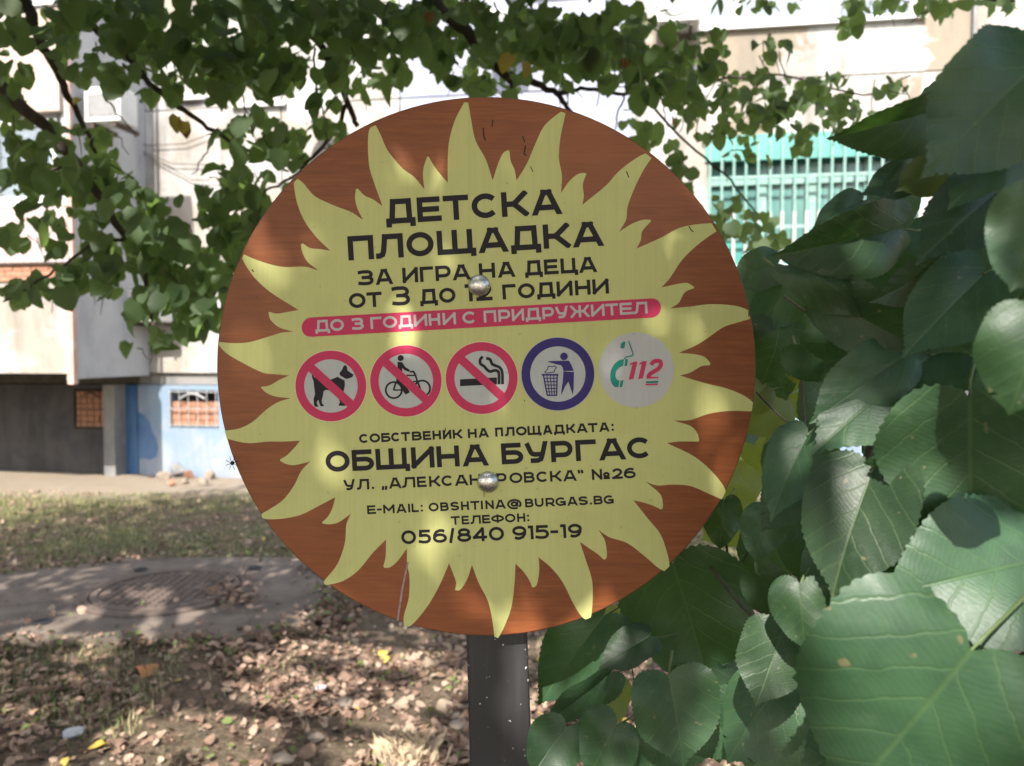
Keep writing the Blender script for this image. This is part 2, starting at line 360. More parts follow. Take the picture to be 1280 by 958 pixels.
# ---- stroke lettering
def arc(cx, cy, rx, ry, a0, a1, n=14):
    return [(cx + rx * math.cos(R(a0 + (a1 - a0) * i / n)), cy + ry * math.sin(R(a0 + (a1 - a0) * i / n))) for i in range(n + 1)]
def bowl(v0, v1, x=.62):   # from (0,v1) right round to (0,v0)
    r = (v1 - v0) / 2
    return [(0, v1), (.3, v1)] + arc(x, (v0 + v1) / 2, 1 - x, r, 90, -90, 10) + [(.3, v0), (0, v0)]
G = {
 'Е': [('L',(0,0),(0,1)),('L',(0,1),(.93,1)),('L',(0,.5),(.88,.5)),('L',(0,0),(1,0))],
 'Т': [('L',(0,1),(1,1)),('L',(.5,0),(.5,1))],
 'К': [('L',(0,0),(0,1)),('L',(0,.5),(.45,.5)),('L',(.45,.5),(.95,1.03)),('L',(.45,.5),(.98,-.03))],
 'А': [('L',(.02,-.1),(.40,1)),('L',(.98,-.1),(.60,1)),('L',(.38,1),(.62,1)),('L',(.2,.22),(.8,.22))],
 'П': [('L',(0,0),(0,1)),('L',(0,1),(1,1)),('L',(1,0),(1,1))],
 'Л': [('X',(0,0),(.06,0),(.17,.06),(.23,.25),(.27,.6),(.31,1)),('L',(.31,1),(1,1)),('L',(1,0),(1,1))],
 'О': [('R',arc(.5,.5,.5,.5,0,360,30))],
 'С': [('C',*arc(.5,.5,.52,.5,42,318,24))],
 'Г': [('L',(0,0),(0,1)),('L',(0,1),(1,1))],
 'Р': [('L',(0,0),(0,1)),('C',*bowl(.28,1))],
 'Н': [('L',(0,0),(0,1)),('L',(1,0),(1,1)),('L',(0,.5),(1,.5))],
 'И': [('L',(0,0),(0,1)),('L',(1,0),(1,1)),('L',(0,.0),(1,1))],
 'Д': [('L',(.2,1),(.83,1)),('L',(.2,1),(.13,0)),('L',(.85,1),(.87,0)),('L',(0,0),(1,0)),('L',(0,0),(0,-.18)),('L',(1,0),(1,-.18)),'free'],
 'Щ': [('L',(0,0),(0,1)),('L',(.45,0),(.45,1)),('L',(.9,0),(.9,1)),('L',(0,0),(1,0)),('L',(1,0),(1,-.15)),'free'],
 'Ц': [('L',(0,0),(0,1)),('L',(.83,0),(.83,1)),('L',(0,0),(1,0)),('L',(1,0),(1,-.18)),'free'],
 'З': [('X',(.0,.97),(.2,1),(.5,1),*arc(.62,.76,.34,.24,80,-90,8),(.3,.52)),('X',(.3,.52),*arc(.62,.26,.38,.26,90,-90,8),(.3,0),(.0,.04))],
 'У': [('C',(0,1.1),(.2,.52),(.28,.42),(.42,.38),(.8,.38)),('X',(.98,1.1),(.8,.32),(.72,.08),(.55,0),(.3,0))],
 'Ж': [('L',(.5,0),(.5,1)),('L',(.22,.5),(.78,.5)),('L',(.0,1.05),(.27,.5)),('L',(.27,.5),(0,-.05)),('L',(1,1.05),(.73,.5)),('L',(.73,.5),(1,-.05))],
 'Б': [('L',(0,0),(0,1)),('L',(0,1),(.88,1)),('C',*bowl(0,.56))],
 'В': [('L',(0,0),(0,1)),('C',*[(a*.93,b) for a,b in bowl(.52,1)]),('C',*bowl(0,.52))],
 'Ф': [('L',(.5,0),(.5,1)),('R',arc(.5,.52,.5,.36,0,360,24))],
 '1': [('L',(1,0),(1,1)),('L',(0.1,1),(1,1))],
 '2': [('C',(-.02,.8),*arc(.5,.7,.44,.30,150,-30,10),(.7,.36),(.1,.02)),('L',(0,0),(1,0))],
 '6': [('R',arc(.5,.31,.5,.31,0,360,24)),('C',(.92,.9),(.75,.99),(.5,1),(.2,.88),(.03,.6),(0,.31))],
 '9': [('R',arc(.5,.69,.5,.31,0,360,24)),('C',(.08,.1),(.25,.01),(.5,0),(.8,.12),(.97,.4),(1,.69))],
 '5': [('L',(.1,1),(.92,1)),('L',(.1,1),(.06,.6)),('X',(.06,.6),(.5,.62),*arc(.58,.31,.42,.31,80,-90,8),(.3,0),(.0,.06))],
 '8': [('R',arc(.5,.76,.42,.24,0,360,20)),('R',arc(.5,.27,.5,.27,0,360,20))],
 '4': [('L',(.76,0),(.76,1)),('L',(.72,1),(0,.24)),('L',(0,.24),(1,.24))],
 '/': [('L',(0,-.05),(1,1.05))], '-': [('L',(0,.48),(1,.48))], '.': [('D',.5,0)], ':': [('D',.5,.05),('D',.5,.75)],
 '„': [('L',(.1,.05),(0,-.15)),('L',(.95,.05),(.85,-.15)),'free'], '“': [('L',(.1,.85),(.0,1.0)),('L',(.95,.85),(.85,1.0)),'free'],
 'M': [('L',(0,0),(0,1)),('L',(1,0),(1,1)),('L',(0,1),(.5,.3)),('L',(1,1),(.5,.3))],
 'I': [('L',(.5,0),(.5,1))], 'L': [('L',(0,0),(0,1)),('L',(0,0),(1,0))],
 'S': [('C',(1,.88),(.7,1),(.3,1),(.04,.85),(.06,.62),(.3,.54),(.7,.47),(.97,.36),(.97,.15),(.7,0),(.3,0),(-.02,.12))],
 'N': [('L',(0,0),(0,1)),('L',(1,0),(1,1)),('L',(0,1),(1,0))],
 'U': [('X',(0,1),(0,.4),*arc(.5,.4,.5,.4,180,360,12),(1,1))],
 'R': [('L',(0,0),(0,1)),('C',*bowl(.32,1)),('L',(.55,.3),(.98,-.03))],
 'G': [('C',*arc(.5,.5,.52,.5,45,330,24)),('L',(.97,.4),(.97,.06)),('L',(.55,.44),(.97,.44))],
 '@': [('C',*arc(.5,.42,.5,.62,300,-30,26),(.86,.2)),('R',arc(.48,.44,.2,.26,0,360,16)),('L',(.74,.2),(.74,.62)),'free'],
 '№': [('L',(0,0),(0,1)),('L',(.5,0),(.5,1)),('L',(0,1),(.5,0)),('R',arc(.84,.42,.14,.2,0,360,14)),('L',(.72,.02),(.98,.02))],
}
for a, b in (('E', 'Е'), ('A', 'А'), ('O', 'О'), ('B', 'В'), ('H', 'Н'), ('T', 'Т'), ('0', 'О'), ('3', 'З')): G[a] = G[b]
def clipy(poly, y0, y1):
    for sgn, lim in ((1, y0), (-1, y1)):
        o = []
        for i in range(len(poly)):
            a, b = poly[i], poly[(i + 1) % len(poly)]
            ia, ib = sgn * (a[1] - lim) >= 0, sgn * (b[1] - lim) >= 0
            if ia: o.append(a)
            if ia != ib:
                s = (lim - a[1]) / (b[1] - a[1]); o.append((a[0] + (b[0] - a[0]) * s, lim))
        poly = o
        if len(poly) < 3: return []
    return poly
def ribbon(pts, t, closed=False, ext=False):
    P = [Vector(p) for p in pts]
    if closed: P = P[:-1]
    if ext:
        P[0] = P[0] + (P[0] - P[1]).normalized() * t / 2; P[-1] = P[-1] + (P[-1] - P[-2]).normalized() * t / 2
    n = len(P); Ls = []; Rs = []
    for i in range(n):
        a = P[(i - 1) % n] if closed or i else P[0]; b = P[(i + 1) % n] if closed or i < n - 1 else P[-1]
        if (P[i] - a).length < 1e-6: d1 = d2 = (b - P[i]).normalized()
        elif (b - P[i]).length < 1e-6: d1 = d2 = (P[i] - a).normalized()
        else: d1 = (P[i] - a).normalized(); d2 = (b - P[i]).normalized()
        n1 = Vector((-d1.y, d1.x)); n2 = Vector((-d2.y, d2.x)); m = (n1 + n2)
        m = m.normalized() if m.length > 1e-6 else n1
        k = min(1.6, 1 / max(.3, m.dot(n1))) * t / 2
        Ls.append(P[i] + m * k); Rs.append(P[i] - m * k)
    out = []
    for i in range(n if closed else n - 1):
        j = (i + 1) % n
        out.append([tuple(Ls[i]), tuple(Ls[j]), tuple(Rs[j]), tuple(Rs[i])])
    return out
LIFT = [0.0]
def glyph(mb, ch, x0, x1, cap, t, mapf, lift):
    W = x1 - x0; spec = G[ch]; free = 'free' in spec
    if ch == '1' and W < t * 1.2: W = t * 1.2
    def mp(p): return (x0 + t / 2 + p[0] * (W - t), t / 2 + p[1] * (cap - t))
    k = 0
    for it in spec:
        if it == 'free': continue
        if it[0] == 'D':
            c = mp((it[1], it[2])); rr = t * .56; c = (x0 + W / 2, max(c[1], rr))
            polys = [[(c[0] + rr * math.cos(a * math.pi / 6), c[1] + rr * math.sin(a * math.pi / 6)) for a in range(12)]]
        elif it[0] == 'L':
            a, b = Vector(mp(it[1])), Vector(mp(it[2])); d = (b - a).normalized() * t / 2
            polys = ribbon([a - d, b + d], t)
        elif it[0] == 'R': polys = ribbon([mp(p) for p in it[1]], t, True)
        else: polys = ribbon([mp(p) for p in it[1:]], t, False, it[0] == 'X')
        for pl in polys:
            if not free and ch not in '/': pl = clipy(pl, -.02 * cap, 1.02 * cap)
            if len(pl) < 3: continue
            q = [mapf(*p) for p in pl]
            ar = sum(q[i][0] * q[(i + 1) % len(q)][1] - q[(i + 1) % len(q)][0] * q[i][1] for i in range(len(q)))
            if ar > 0: q = q[::-1]
            mb.add([S(p[0], p[1], lift + k * 1.2e-5) for p in q], [tuple(range(len(q)))])
        k += 1
def line(name, letters, xb, yb, slope, cap, tf, mat, lift, parent, label, caps={}):
    mb = MB(); lean = .06
    def mapf(X, Y): return (X - (Y - cap / 2) * lean, yb + slope * (X - xb) - Y)
    for i, (ch, x0, x1) in enumerate(letters):
        glyph(mb, ch, x0, x1, caps.get(i, cap), tf * cap * (1.1 if i in caps else 1), mapf, lift)
    o = mb.build(name, mat, parent); o['label'] = label; return o
def LT(s, xs): return [(c, xs[2 * i], xs[2 * i + 1]) for i, c in enumerate(s)]
line('lettering', LT('ДЕТСКА', [482,518.8,521.3,551.6,554,585.7,590,623.5,626.8,660.6,664.1,702]), 524, 277.9, -.0612, 30.9, .225, INK, L1, burst, 'black heading word ДЕТСКА')
line('lettering', LT('ПЛОЩАДКА', [434.8,466.9,469.3,504,508,542,546.2,594.7,597.7,635,638.2,675.8,678.9,713,715.6,754.2]), 437, 325.9, -.060, 30.4, .225, INK, L1, burst, 'black heading word ПЛОЩАДКА')
line('lettering', LT('ЗАИГРАНАДЕЦА', [447.5,466.9,469.3,491.1,503,522.5,524.8,541.7,544.3,563.5,565.6,588,598.7,618.8,622,643.9,656,678.2,680,698,700.7,722.2,723.6,746]), 457, 356.8, -.0588, 18.9, .225, INK, L1, burst, 'black line ЗА ИГРА НА ДЕЦА')
line('lettering', LT('ОТ3ДО12ГОДИНИ', [436,457,458.3,477.3,490,512.5,524.8,547,548.8,569.4,580.7,590.7,595,615.3,628,644.8,647.4,668.5,671,693.8,695.8,715.6,718.7,738,740.5,760.9]), 469, 383.9, -.0575, 18.7, .225, INK, L1, burst, 'black line ОТ 3 ДО 12 ГОДИНИ', {2: 24, 5: 21.8, 6: 21.8})
# banner
mb = MB(); bn = []
bs = -.056
def bpt(x, dy): return (x, 397.3 + bs * (x - 600) + dy)
for a in range(13):
    q = R(-90 + 180 * a / 12); bn.append(bpt(814.3 + 12 * math.cos(q), 12.1 * math.sin(q)))
for a in range(13):
    q = R(90 + 180 * a / 12); bn.append(bpt(389 + 12 * math.cos(q), 12.1 * math.sin(q)))
flat(mb, bn, L1); banner = mb.build('banner', RED, sign)
line('lettering', LT('ДО3ГОДИНИСПРИДРУЖИТЕЛ', [393.9,412.2,412.8,429.8,440,454.5,463,477,478.7,496.3,498,516,517.3,533.9,535.9,550.2,553.3,569.8,578.4,595.5,604.6,620.3,622.8,637.8,639.8,655,657,676,677.9,692.5,693.9,710.1,713,736.5,738.8,755.6,757,772.6,774.6,790.8,791.2,809.3]), 421, 413.9, -.0565, 14.8, .21, GRY, L2, banner, 'pale line ДО 3 ГОДИНИ С ПРИДРУЖИТЕЛ')
line('lettering', LT('СОБСТВЕНИКНАПЛОЩАДКАТА:', [449,461,461.9,475.1,476.5,488.2,489,500.5,501.4,512.6,514.8,527.2,528.6,538.9,540.6,551.3,553.5,564.1,565.9,577.9,584.8,595.9,598,610.9,618.9,628.8,631,643.1,644.9,658.4,659.3,676.7,678.5,690.4,692.2,706,707.8,719.1,720.8,734.4,735,747,748.8,761.7,764,767.5]), 455, 554, -.0477, 11.3, .245, INK, L1, burst, 'black line СОБСТВЕНИК НА ПЛОЩАДКАТА:')
line('lettering', LT('ОБЩИНАБУРГАС', [406.9,437,439.9,467.4,469.6,512,514,542.7,545.8,574.1,577.9,610.2,626.6,653.9,655.7,685.4,688.6,715.9,719.5,745.2,748.6,781.9,784.2,814.4]), 442, 589, -.0442, 26.3, .23, INK, L1, burst, 'black heading ОБЩИНА БУРГАС')
line('lettering', LT('УЛ.„АЛЕКСАНДРОВСКА“№26', [429.2,443.8,446,461.4,464,467.9,476.8,484.2,486,501.8,502.3,519,521.2,533.2,536.3,550.4,552,566.7,568.4,585.3,587,601,602.5,618.5,620.5,633.2,636.8,653,654.8,668.3,670.6,685.4,687.5,702,703.9,720.8,722.2,729.7,739.8,762.6,764.8,778.4,779.7,794.6]), 452, 612.3, -.042, 13.3, .22, INK, L1, burst, 'black street address line')
line('lettering', LT('E-MAIL:OBSHTINA@BURGAS.BG', [458.9,469.9,471.2,477.2,479,493.2,495.4,508,510,512.8,514.4,523.4,525.3,529.3,535.7,548.3,550.3,560.9,562.9,573.9,576.2,586.1,588.1,599.4,600.9,603.8,606.8,617.2,619,632,633.8,652,656.3,666.8,668.5,679.5,682,693.2,694.5,707.6,709,722,723,735,737,740.2,742,753.3,754.7,767.4]), 460, 643, -.0425, 10.9, .23, INK, L1, burst, 'black e-mail line')
line('lettering', LT('ТЕЛЕФОН:', [563.5,574.8,577,586.5,588,601,602.7,613,614,630,631.2,644.3,646.4,656.5,658.4,661.9]), 569, 656.2, -.044, 10.7, .23, INK, L1, burst, 'black word ТЕЛЕФОН:')
line('lettering', LT('056/840915-19', [501.5,520,523,538.7,541,558.6,561.3,568.2,571.3,589,591,608.7,611,630,640.4,658,659.8,666.8,669,686.2,688,697.7,700,707.6,710,727.3]), 511, 680.4, -.039, 17.3, .21, INK, L1, burst, 'black telephone number')

# ---- pictograms
def circ(cx, cy, r, n=56): return [(cx + r * math.cos(2 * math.pi * k / n), cy + r * math.sin(2 * math.pi * k / n)) for k in range(n)]
def annulus(mb, cx, cy, r0, r1, lift, n=64):
    vs = [S(*p, lift) for p in circ(cx, cy, r0, n)] + [S(*p, lift) for p in circ(cx, cy, r1, n)]
    mb.add(vs, [(k, (k + 1) % n, n + (k + 1) % n, n + k) for k in range(n)])
    return mb
def strokes(mb, Z, pts, wd, lift, closed=False):
    q = [Z(p) for p in pts]
    if closed: q = q + [q[0]]
    for pl in ribbon(q, wd, closed):
        ar = sum(pl[i][0] * pl[(i + 1) % 4][1] - pl[(i + 1) % 4][0] * pl[i][1] for i in range(4))
        if ar > 0: pl = pl[::-1]
        mb.add([S(p[0], p[1], lift) for p in pl], [(0, 1, 2, 3)])
def picto(cx, cy, r, ri, mat, label):
    m = MB(); flat(m, circ(cx, cy, r + .9), L1 - .00005); o = m.build('pictogram', PALE if mat is not BLU else GRY, sign); o['label'] = label
    m = MB(); flat(m, circ(cx, cy, ri + .5), L1 + .00003); m.build('field', WHT, o)
    m = annulus(MB(), cx, cy, ri, r, L2); m.build('ring', mat, o)
    return o
def slash(o, cx, cy, ri):
    m = MB(); a = R(42.5); d = Vector((math.cos(a), math.sin(a))); n = Vector((-d.y, d.x)); c = Vector((cx, cy))
    flat(m, [c - d * (ri + 1) - n * 5.4, c + d * (ri + 1) - n * 5.4, c + d * (ri + 1) + n * 5.4, c - d * (ri + 1) + n * 5.4], L4); m.build('slash', RED, o)
def Zf(ox, oy): return lambda p: (ox + p[0] / 9.58, oy + p[1] / 9.58)
o = picto(413.6, 482.7, 44.3, 33.4, RED, 'red ring with slash over black dog'); Z = Zf(365, 430); m = MB()
flat(m, [Z(p) for p in [(235,345),(245,365),(262,395),(300,420),(340,440),(460,430),(545,395),(630,440),(632,500),(620,560),(600,640),(600,690),(635,725),(640,742),(560,742),(560,725),(575,700),(550,640),(520,600),(470,560),(400,552),(378,570),(370,620),(355,680),(360,715),(382,735),(382,748),(342,748),(330,720),(315,670),(295,700),(300,725),(318,745),(315,753),(272,753),(262,720),(258,660),(275,600),(265,520),(258,450),(240,400)]], L3)
flat(m, [Z(p) for p in [(568,350),(600,310),(615,270),(640,252),(658,275),(665,320),(700,345),(738,370),(720,400),(680,415),(645,420),(575,378)]], L3)
m.build('dog_figure', INK, o); slash(o, 413.6, 482.7, 33.4)
o = picto(507.3, 476.4, 44.6, 34, RED, 'red ring with slash over black cyclist'); Z = Zf(458, 425); m = MB()
flat(m, circ(*Z((410, 218)), 3.8, 20), L3)
flat(m, [Z(p) for p in [(373,262),(428,268),(465,325),(522,362),(510,386),(452,360),(428,335),(430,440),(470,560),(500,590),(520,630),(470,655),(440,620),(400,545),(355,505),(362,430),(373,380)]], L3 + 1e-5)
for k, (c, r_) in enumerate((((328, 602), 96), ((668, 582), 94))): strokes(m, Z, [(c[0] + r_ * math.cos(a * math.pi / 14), c[1] + r_ * math.sin(a * math.pi / 14)) for a in range(28)], 2.3, L3 + 2e-5 + k * 1e-5, True)
for k, (pp, wd) in enumerate([([(350,520),(325,600)],2.2),([(325,602),(440,600)],1.7),([(520,384),(565,380),(585,420),(612,500),(645,585)],2.2),([(480,424),(588,428)],1.8),([(560,500),(600,495)],1.6)]):
    strokes(m, Z, pp, wd, L3 + 4e-5 + k * 1e-5)
m.build('cyclist_figure', INK, o); slash(o, 507.3, 476.4, 34)
o = picto(602.1, 472.8, 45, 34, RED, 'red ring with slash over cigarette'); Z = Zf(550, 420); m = MB()
flat(m, [Z(p) for p in [(240,522),(682,498),(682,582),(240,603)]], L3)
strokes(m, Z, smooth_open([(512,248),(482,285),(485,335),(525,362),(560,402),(600,428),(650,415),(690,422),(706,460),(706,580)], 4), 3.6, L3 + 1e-5)
strokes(m, Z, smooth_open([(553,268),(600,285),(622,335),(665,358),(715,380),(745,440),(748,580)], 4), 3.6, L3 + 2e-5)
m.build('cigarette_figure', INK, o); slash(o, 602.1, 472.8, 34)
o = picto(697.3, 467.8, 45.5, 34.6, BLU, 'blue ring round figure dropping litter in a basket'); Z = Zf(645, 415); m = MB()
flat(m, circ(*Z((575, 295)), 4.8, 24), L3)
flat(m, [Z(p) for p in [(385,352),(520,346),(635,345),(665,400),(692,468),(620,468),(568,470),(560,430),(540,402),(480,388),(385,362)]], L3 + 1e-5)
flat(m, [Z(p) for p in [(568,474),(694,482),(690,680),(678,748),(655,680),(628,595),(590,650),(540,760),(545,690),(560,600)]], L3 + 2e-5)
strokes(m, Z, [(345,482),(378,445),(388,412),(435,418),(458,408),(485,428),(465,450),(455,482),(420,487),(370,494)], 1.1, L3, True)
strokes(m, Z, [(308,515),(508,515)], 2.2, L3 + 1e-5)
for i in range(5):
    s_ = i / 4; strokes(m, Z, [(328 + 165 * s_, 515), (375 + 112 * s_, 765)], 1.7 if i in (0, 4) else 1.1, L3 + 2e-5 + i * 4e-6)
for i in range(1, 7):
    s_ = i / 6; strokes(m, Z, [(328 + 47 * s_, 515 + 245 * s_), (493 - 6 * s_, 515 + 245 * s_)], 1.2 if i < 6 else 1.8, L3 + 5e-5 + i * 4e-6)
m.build('litter_figure', BLU, o)
m = MB(); flat(m, circ(795.3, 462.7, 47), L1); o = m.build('pictogram', print_mat('printed_faded_white', (.53, .52, .53)), sign); o['label'] = 'pale disc with green telephone receiver and red 112'
Z = Zf(745, 410); m = MB()
flat(m, [Z(p) for p in [(300,190),(325,165),(352,165),(350,195),(340,240),(315,250),(290,235)]], L3)
flat(m, [Z(p) for p in [(335,375),(325,455),(280,475),(240,520),(232,575),(250,620),(282,635),(268,712),(225,710),(190,670),(172,620),(172,540),(190,480),(230,420),(280,385)]], L3)
flat(m, [Z(p) for p in [(352,372),(383,378),(372,458),(340,458)]], L3); flat(m, [Z(p) for p in [(295,632),(330,628),(315,708),(282,712)]], L3)
strokes(m, Z, [(390,158),(445,310),(435,335),(360,350),(338,375)], 1.6, L3 + 1e-5)
flat(m, [Z(p) for p in [(598,640),(748,634),(742,660),(595,664)]], L3)
m.build('receiver_mark', TEA, o); m = MB()
for dx in (0, 112): flat(m, [Z((p[0] + dx, p[1] - dx * .06)) for p in [(405,430),(455,405),(498,405),(450,612),(392,620),(435,440),(408,448)]], L3)
strokes(m, Z, smooth_open([(660,445),(685,410),(730,395),(770,405),(775,450),(740,495),(680,530),(640,560),(625,598)], 4), 5.2, L3 + 1e-5)
flat(m, [Z(p) for p in [(608,585),(752,588),(748,602),(606,612)]], L3 + 2e-5); flat(m, [Z(p) for p in [(594,670),(740,666),(737,686),(592,690)]], L3)
m.build('emergency_number', RED, o)
# scratches and dirt specks
m = MB(); I = lambda p: p
for (a, b, wd) in [((510,703),(503,735),2.2),((503,735),(497,776),2.4)]: strokes(m, I, [a, b], wd, L1)
m.build('scratch', SCR, sign, label='pale vertical scrape near the bottom left ray')
m = MB()
for pts, wd in [([(604,160),(605,171),(607,176)],1.6),([(616,150),(615,159)],1.4),([(653,170),(656,178)],1.5),([(657,182),(655,192),(658,195)],1.6),([(783,214),(786,222)],1),([(861,283),(864,288),(867,290)],1.3),([(663,208),(666,215)],.9),([(936,389),(936,396)],1.2),([(315,337),(317,340)],1.5),([(655,500),(656,502)],1),([(557,535),(556,541)],1),([(605,612),(605,622)],.7)]:
    strokes(m, I, pts, wd, L2)
for _ in range(26):
    a = random.uniform(0, 6.28); rr = DR * math.sqrt(random.random()) * .95; x, y = DC[0] + rr * math.cos(a), DC[1] + rr * math.sin(a)
    q = random.uniform(0, 3); s_ = random.uniform(.4, 1.6); strokes(m, I, [(x, y), (x + s_ * math.cos(q), y + s_ * math.sin(q))], random.uniform(.5, 1), L4 + 2e-4)
m.build('dirt_mark', DKM, sign, label='small dark scuffs and insect marks')
# bolts
for (bx, by, lab) in [(599, 357, 'upper domed steel bolt head'), (610, 602.5, 'lower domed steel bolt head')]:
    c = S(bx, by); r_ = 13.8 / F * SY
    m = MB().lathe(c, (0, -1, 0), [(r_ * 1.0, -.004), (r_ * 1.0, .0015)] + [(r_ * math.cos(R(a)), .0015 + r_ * .62 * math.sin(R(a))) for a in range(8, 90, 8)] + [(.00005, .0015 + r_ * .62)], 36)
    m.build('bolt', STEEL, sign, True, label=lab)
# post, slightly leaning like the photographed one
def postx(z, side):
    top = at(583 if side < 0 else 659.5, 800, SY + .018); bot = at(587 if side < 0 else 665.5, 958, SY + .018)
    s_ = (z - top.z) / (bot.z - top.z); return top.x + (bot.x - top.x) * s_
m = MB(); Z0, Z1 = -.3, 1.72; d0, d1 = SY + .0185, SY + .0885
m.hexa([(postx(Z0, -1), d0, Z0), (postx(Z0, 1), d0, Z0), (postx(Z0, 1), d1, Z0), (postx(Z0, -1), d1, Z0), (postx(Z1, -1), d0, Z1), (postx(Z1, 1), d0, Z1), (postx(Z1, 1), d1, Z1), (postx(Z1, -1), d1, Z1)])
bevel(m.build('post', POST, sign), .004, 3)

# ------------------------------------------------------------------ apartment block
TH9 = R(9); E9 = Vector((math.cos(TH9), -math.sin(TH9), 0)); N9 = Vector((-math.sin(TH9), -math.cos(TH9), 0))
A9 = at(100, 440, 9.9); A9.z = 0
def W(u, w_, z): return A9 + E9 * u + N9 * w_ + Vector((0, 0, z))
def fac(px, py, w_=0.0):
    d = ray(px, py); o_ = A9 + N9 * w_ - Vector((0, 0, CH)); k = o_.dot(N9) / d.dot(N9)
    p = Vector((0, 0, CH)) + d * k; return (p - A9).dot(E9), p.z
def plaster(name, c1, c2, c3, s1=1.2, lo=.45, hi=.6):
    t = NT(name); v = t.coords(); a = t.noise(v, s1, 6, .62, .3); b = t.noise(t.coords((1, 1, .25)), 3.5, 5, .6); f = t.noise(v, 30, 5)
    c = t.mix(t.ramp(a, [(lo, 0), (hi, 1)]), c1, c2); c = t.mix(t.math('MULTIPLY', t.ramp(b, [(.48, 0), (.68, 1)]), .7), c, c3)
    return t.done(t.pbr(c, .85, .2, 0, t.bump(t.math('ADD', f, t.math('MULTIPLY', t.ramp(a, [(lo, 0), (hi, 1)]), .6)), .5, .01)))
PW = plaster('white_plaster', (.42, .41, .395), (.32, .285, .245), (.17, .155, .135), .9, .46, .56)
PB = plaster('beige_plaster', (.26, .22, .17), (.40, .39, .37), (.17, .15, .125), .8, .5, .53)
PL = plaster('lavender_plaster', (.30, .32, .40), (.34, .35, .41), (.25, .26, .32), .7)
PBL = plaster('pale_blue_plaster', (.19, .26, .35), (.27, .30, .34), (.15, .20, .29), 1.5)
PDB = plaster('strong_and_shaded_blue_plaster', (.045, .11, .26), (.07, .15, .30), (.12, .18, .28), 1.5)
PGR = plaster('grey_plaster', (.24, .23, .22), (.17, .17, .17), (.12, .12, .12), 1.8)
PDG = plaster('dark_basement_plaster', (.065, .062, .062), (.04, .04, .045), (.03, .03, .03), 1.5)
PNK = plaster('pink_trim', (.52, .33, .27), (.6, .45, .4), (.4, .28, .22), 4)
PSG = plaster('side_plaster', (.44, .44, .44), (.38, .38, .38), (.3, .3, .3), 2)
MRT = simple('joint_mortar', (.22, .21, .20), (.14, .13, .12), 10, .9)
BRK = simple('orange_brick', (.33, .15, .09), (.38, .22, .15), 30, .85, .2)
FRM = simple('white_frame', (.62, .62, .62), (.55, .55, .55), 8, .4)
TQ = simple('turquoise_paint', (.09, .29, .245), (.11, .33, .28), 10, .45)
TQD = simple('faded_turquoise_paint', (.16, .33, .28), (.26, .36, .33), 20, .55)
TQG = simple('dark_turquoise_board', (.05, .24, .21), (.08, .30, .26), 6, .5)
BARW = simple('sunlit_white_bar', (.38, .40, .38), (.46, .46, .44), 30, .5)
IRON = simple('dark_iron', (.04, .035, .03), (.1, .06, .04), 40, .7)
PIPE = simple('grey_pipe', (.30, .30, .31), (.4, .4, .4), 20, .5)
CUR = simple('curtain', (.08, .13, .22), (.14, .20, .28), 3, .8, .2, .5, .02, (14, 14, .3))
ACW = simple('ac_casing', (.66, .66, .64), (.55, .55, .52), 6, .5)
DARK = simple('dark_interior', (.03, .03, .035), None, 5, .8)
def glass_mat():
    t = NT('window_glass'); n_ = t.noise(t.coords(), 1.4, 3)
    p = t.n('BsdfPrincipled'); p.inputs['Base Color'].default_value = (.75, .82, .85, 1); p.inputs['Roughness'].default_value = .04
    p.inputs['Transmission Weight'].default_value = .85; p.inputs['IOR'].default_value = 1.05
    g = t.n('BsdfGlossy'); g.inputs['Roughness'].default_value = .03
    t.l(t.bump(n_, .05, .02), g.inputs['Normal'])
    ms = t.n('MixShader'); ms.inputs[0].default_value = .10; t.l(p.outputs[0], ms.inputs[1]); t.l(g.outputs[0], ms.inputs[2])
    return t.done(ms.outputs[0])
GLS = glass_mat()
GLD = simple('dark_teal_glass', (.07, .17, .155), (.12, .25, .22), 2, .15, .5, 0)
bld = empty('apartment_block', A9, 'sunlit pale prefabricated apartment block behind the trees and the grass', 'building')
def fb(name, mat, u0, u1, w0, w1, z0, z1, parent=bld, bv=0, label=None):
    o_ = MB().box(u0, u1, w0, w1, z0, z1, W)
    o_.f = [f[::-1] for f in o_.f]
    o_ = o_.build(name, mat, parent, label=label)
    return bevel(o_, bv) if bv else o_
def pxbox(name, mat, x0, y0, x1, y1, w0, w1, parent=bld, bv=0, label=None):
    u0, za = fac(x0, (y0 + y1) / 2, w1); u1, zb = fac(x1, (y0 + y1) / 2, w1); xm = (x0 + x1) / 2
    return fb(name, mat, u0, u1, w0, w1, fac(xm, y1, w1)[1], fac(xm, y0, w1)[1], parent, bv, label)
UL, UR, HB = -14., 22., 15.
fb('core_wall', MRT, UL, UR, -8, -.32, -.3, HB)
fb('roof', PGR, UL - .3, UR + .3, -8.3, .3, HB, HB + .3)
# levels
zP = fac(240, 478)[1]                  # top of basement
zL = fac(240, 467)[1]
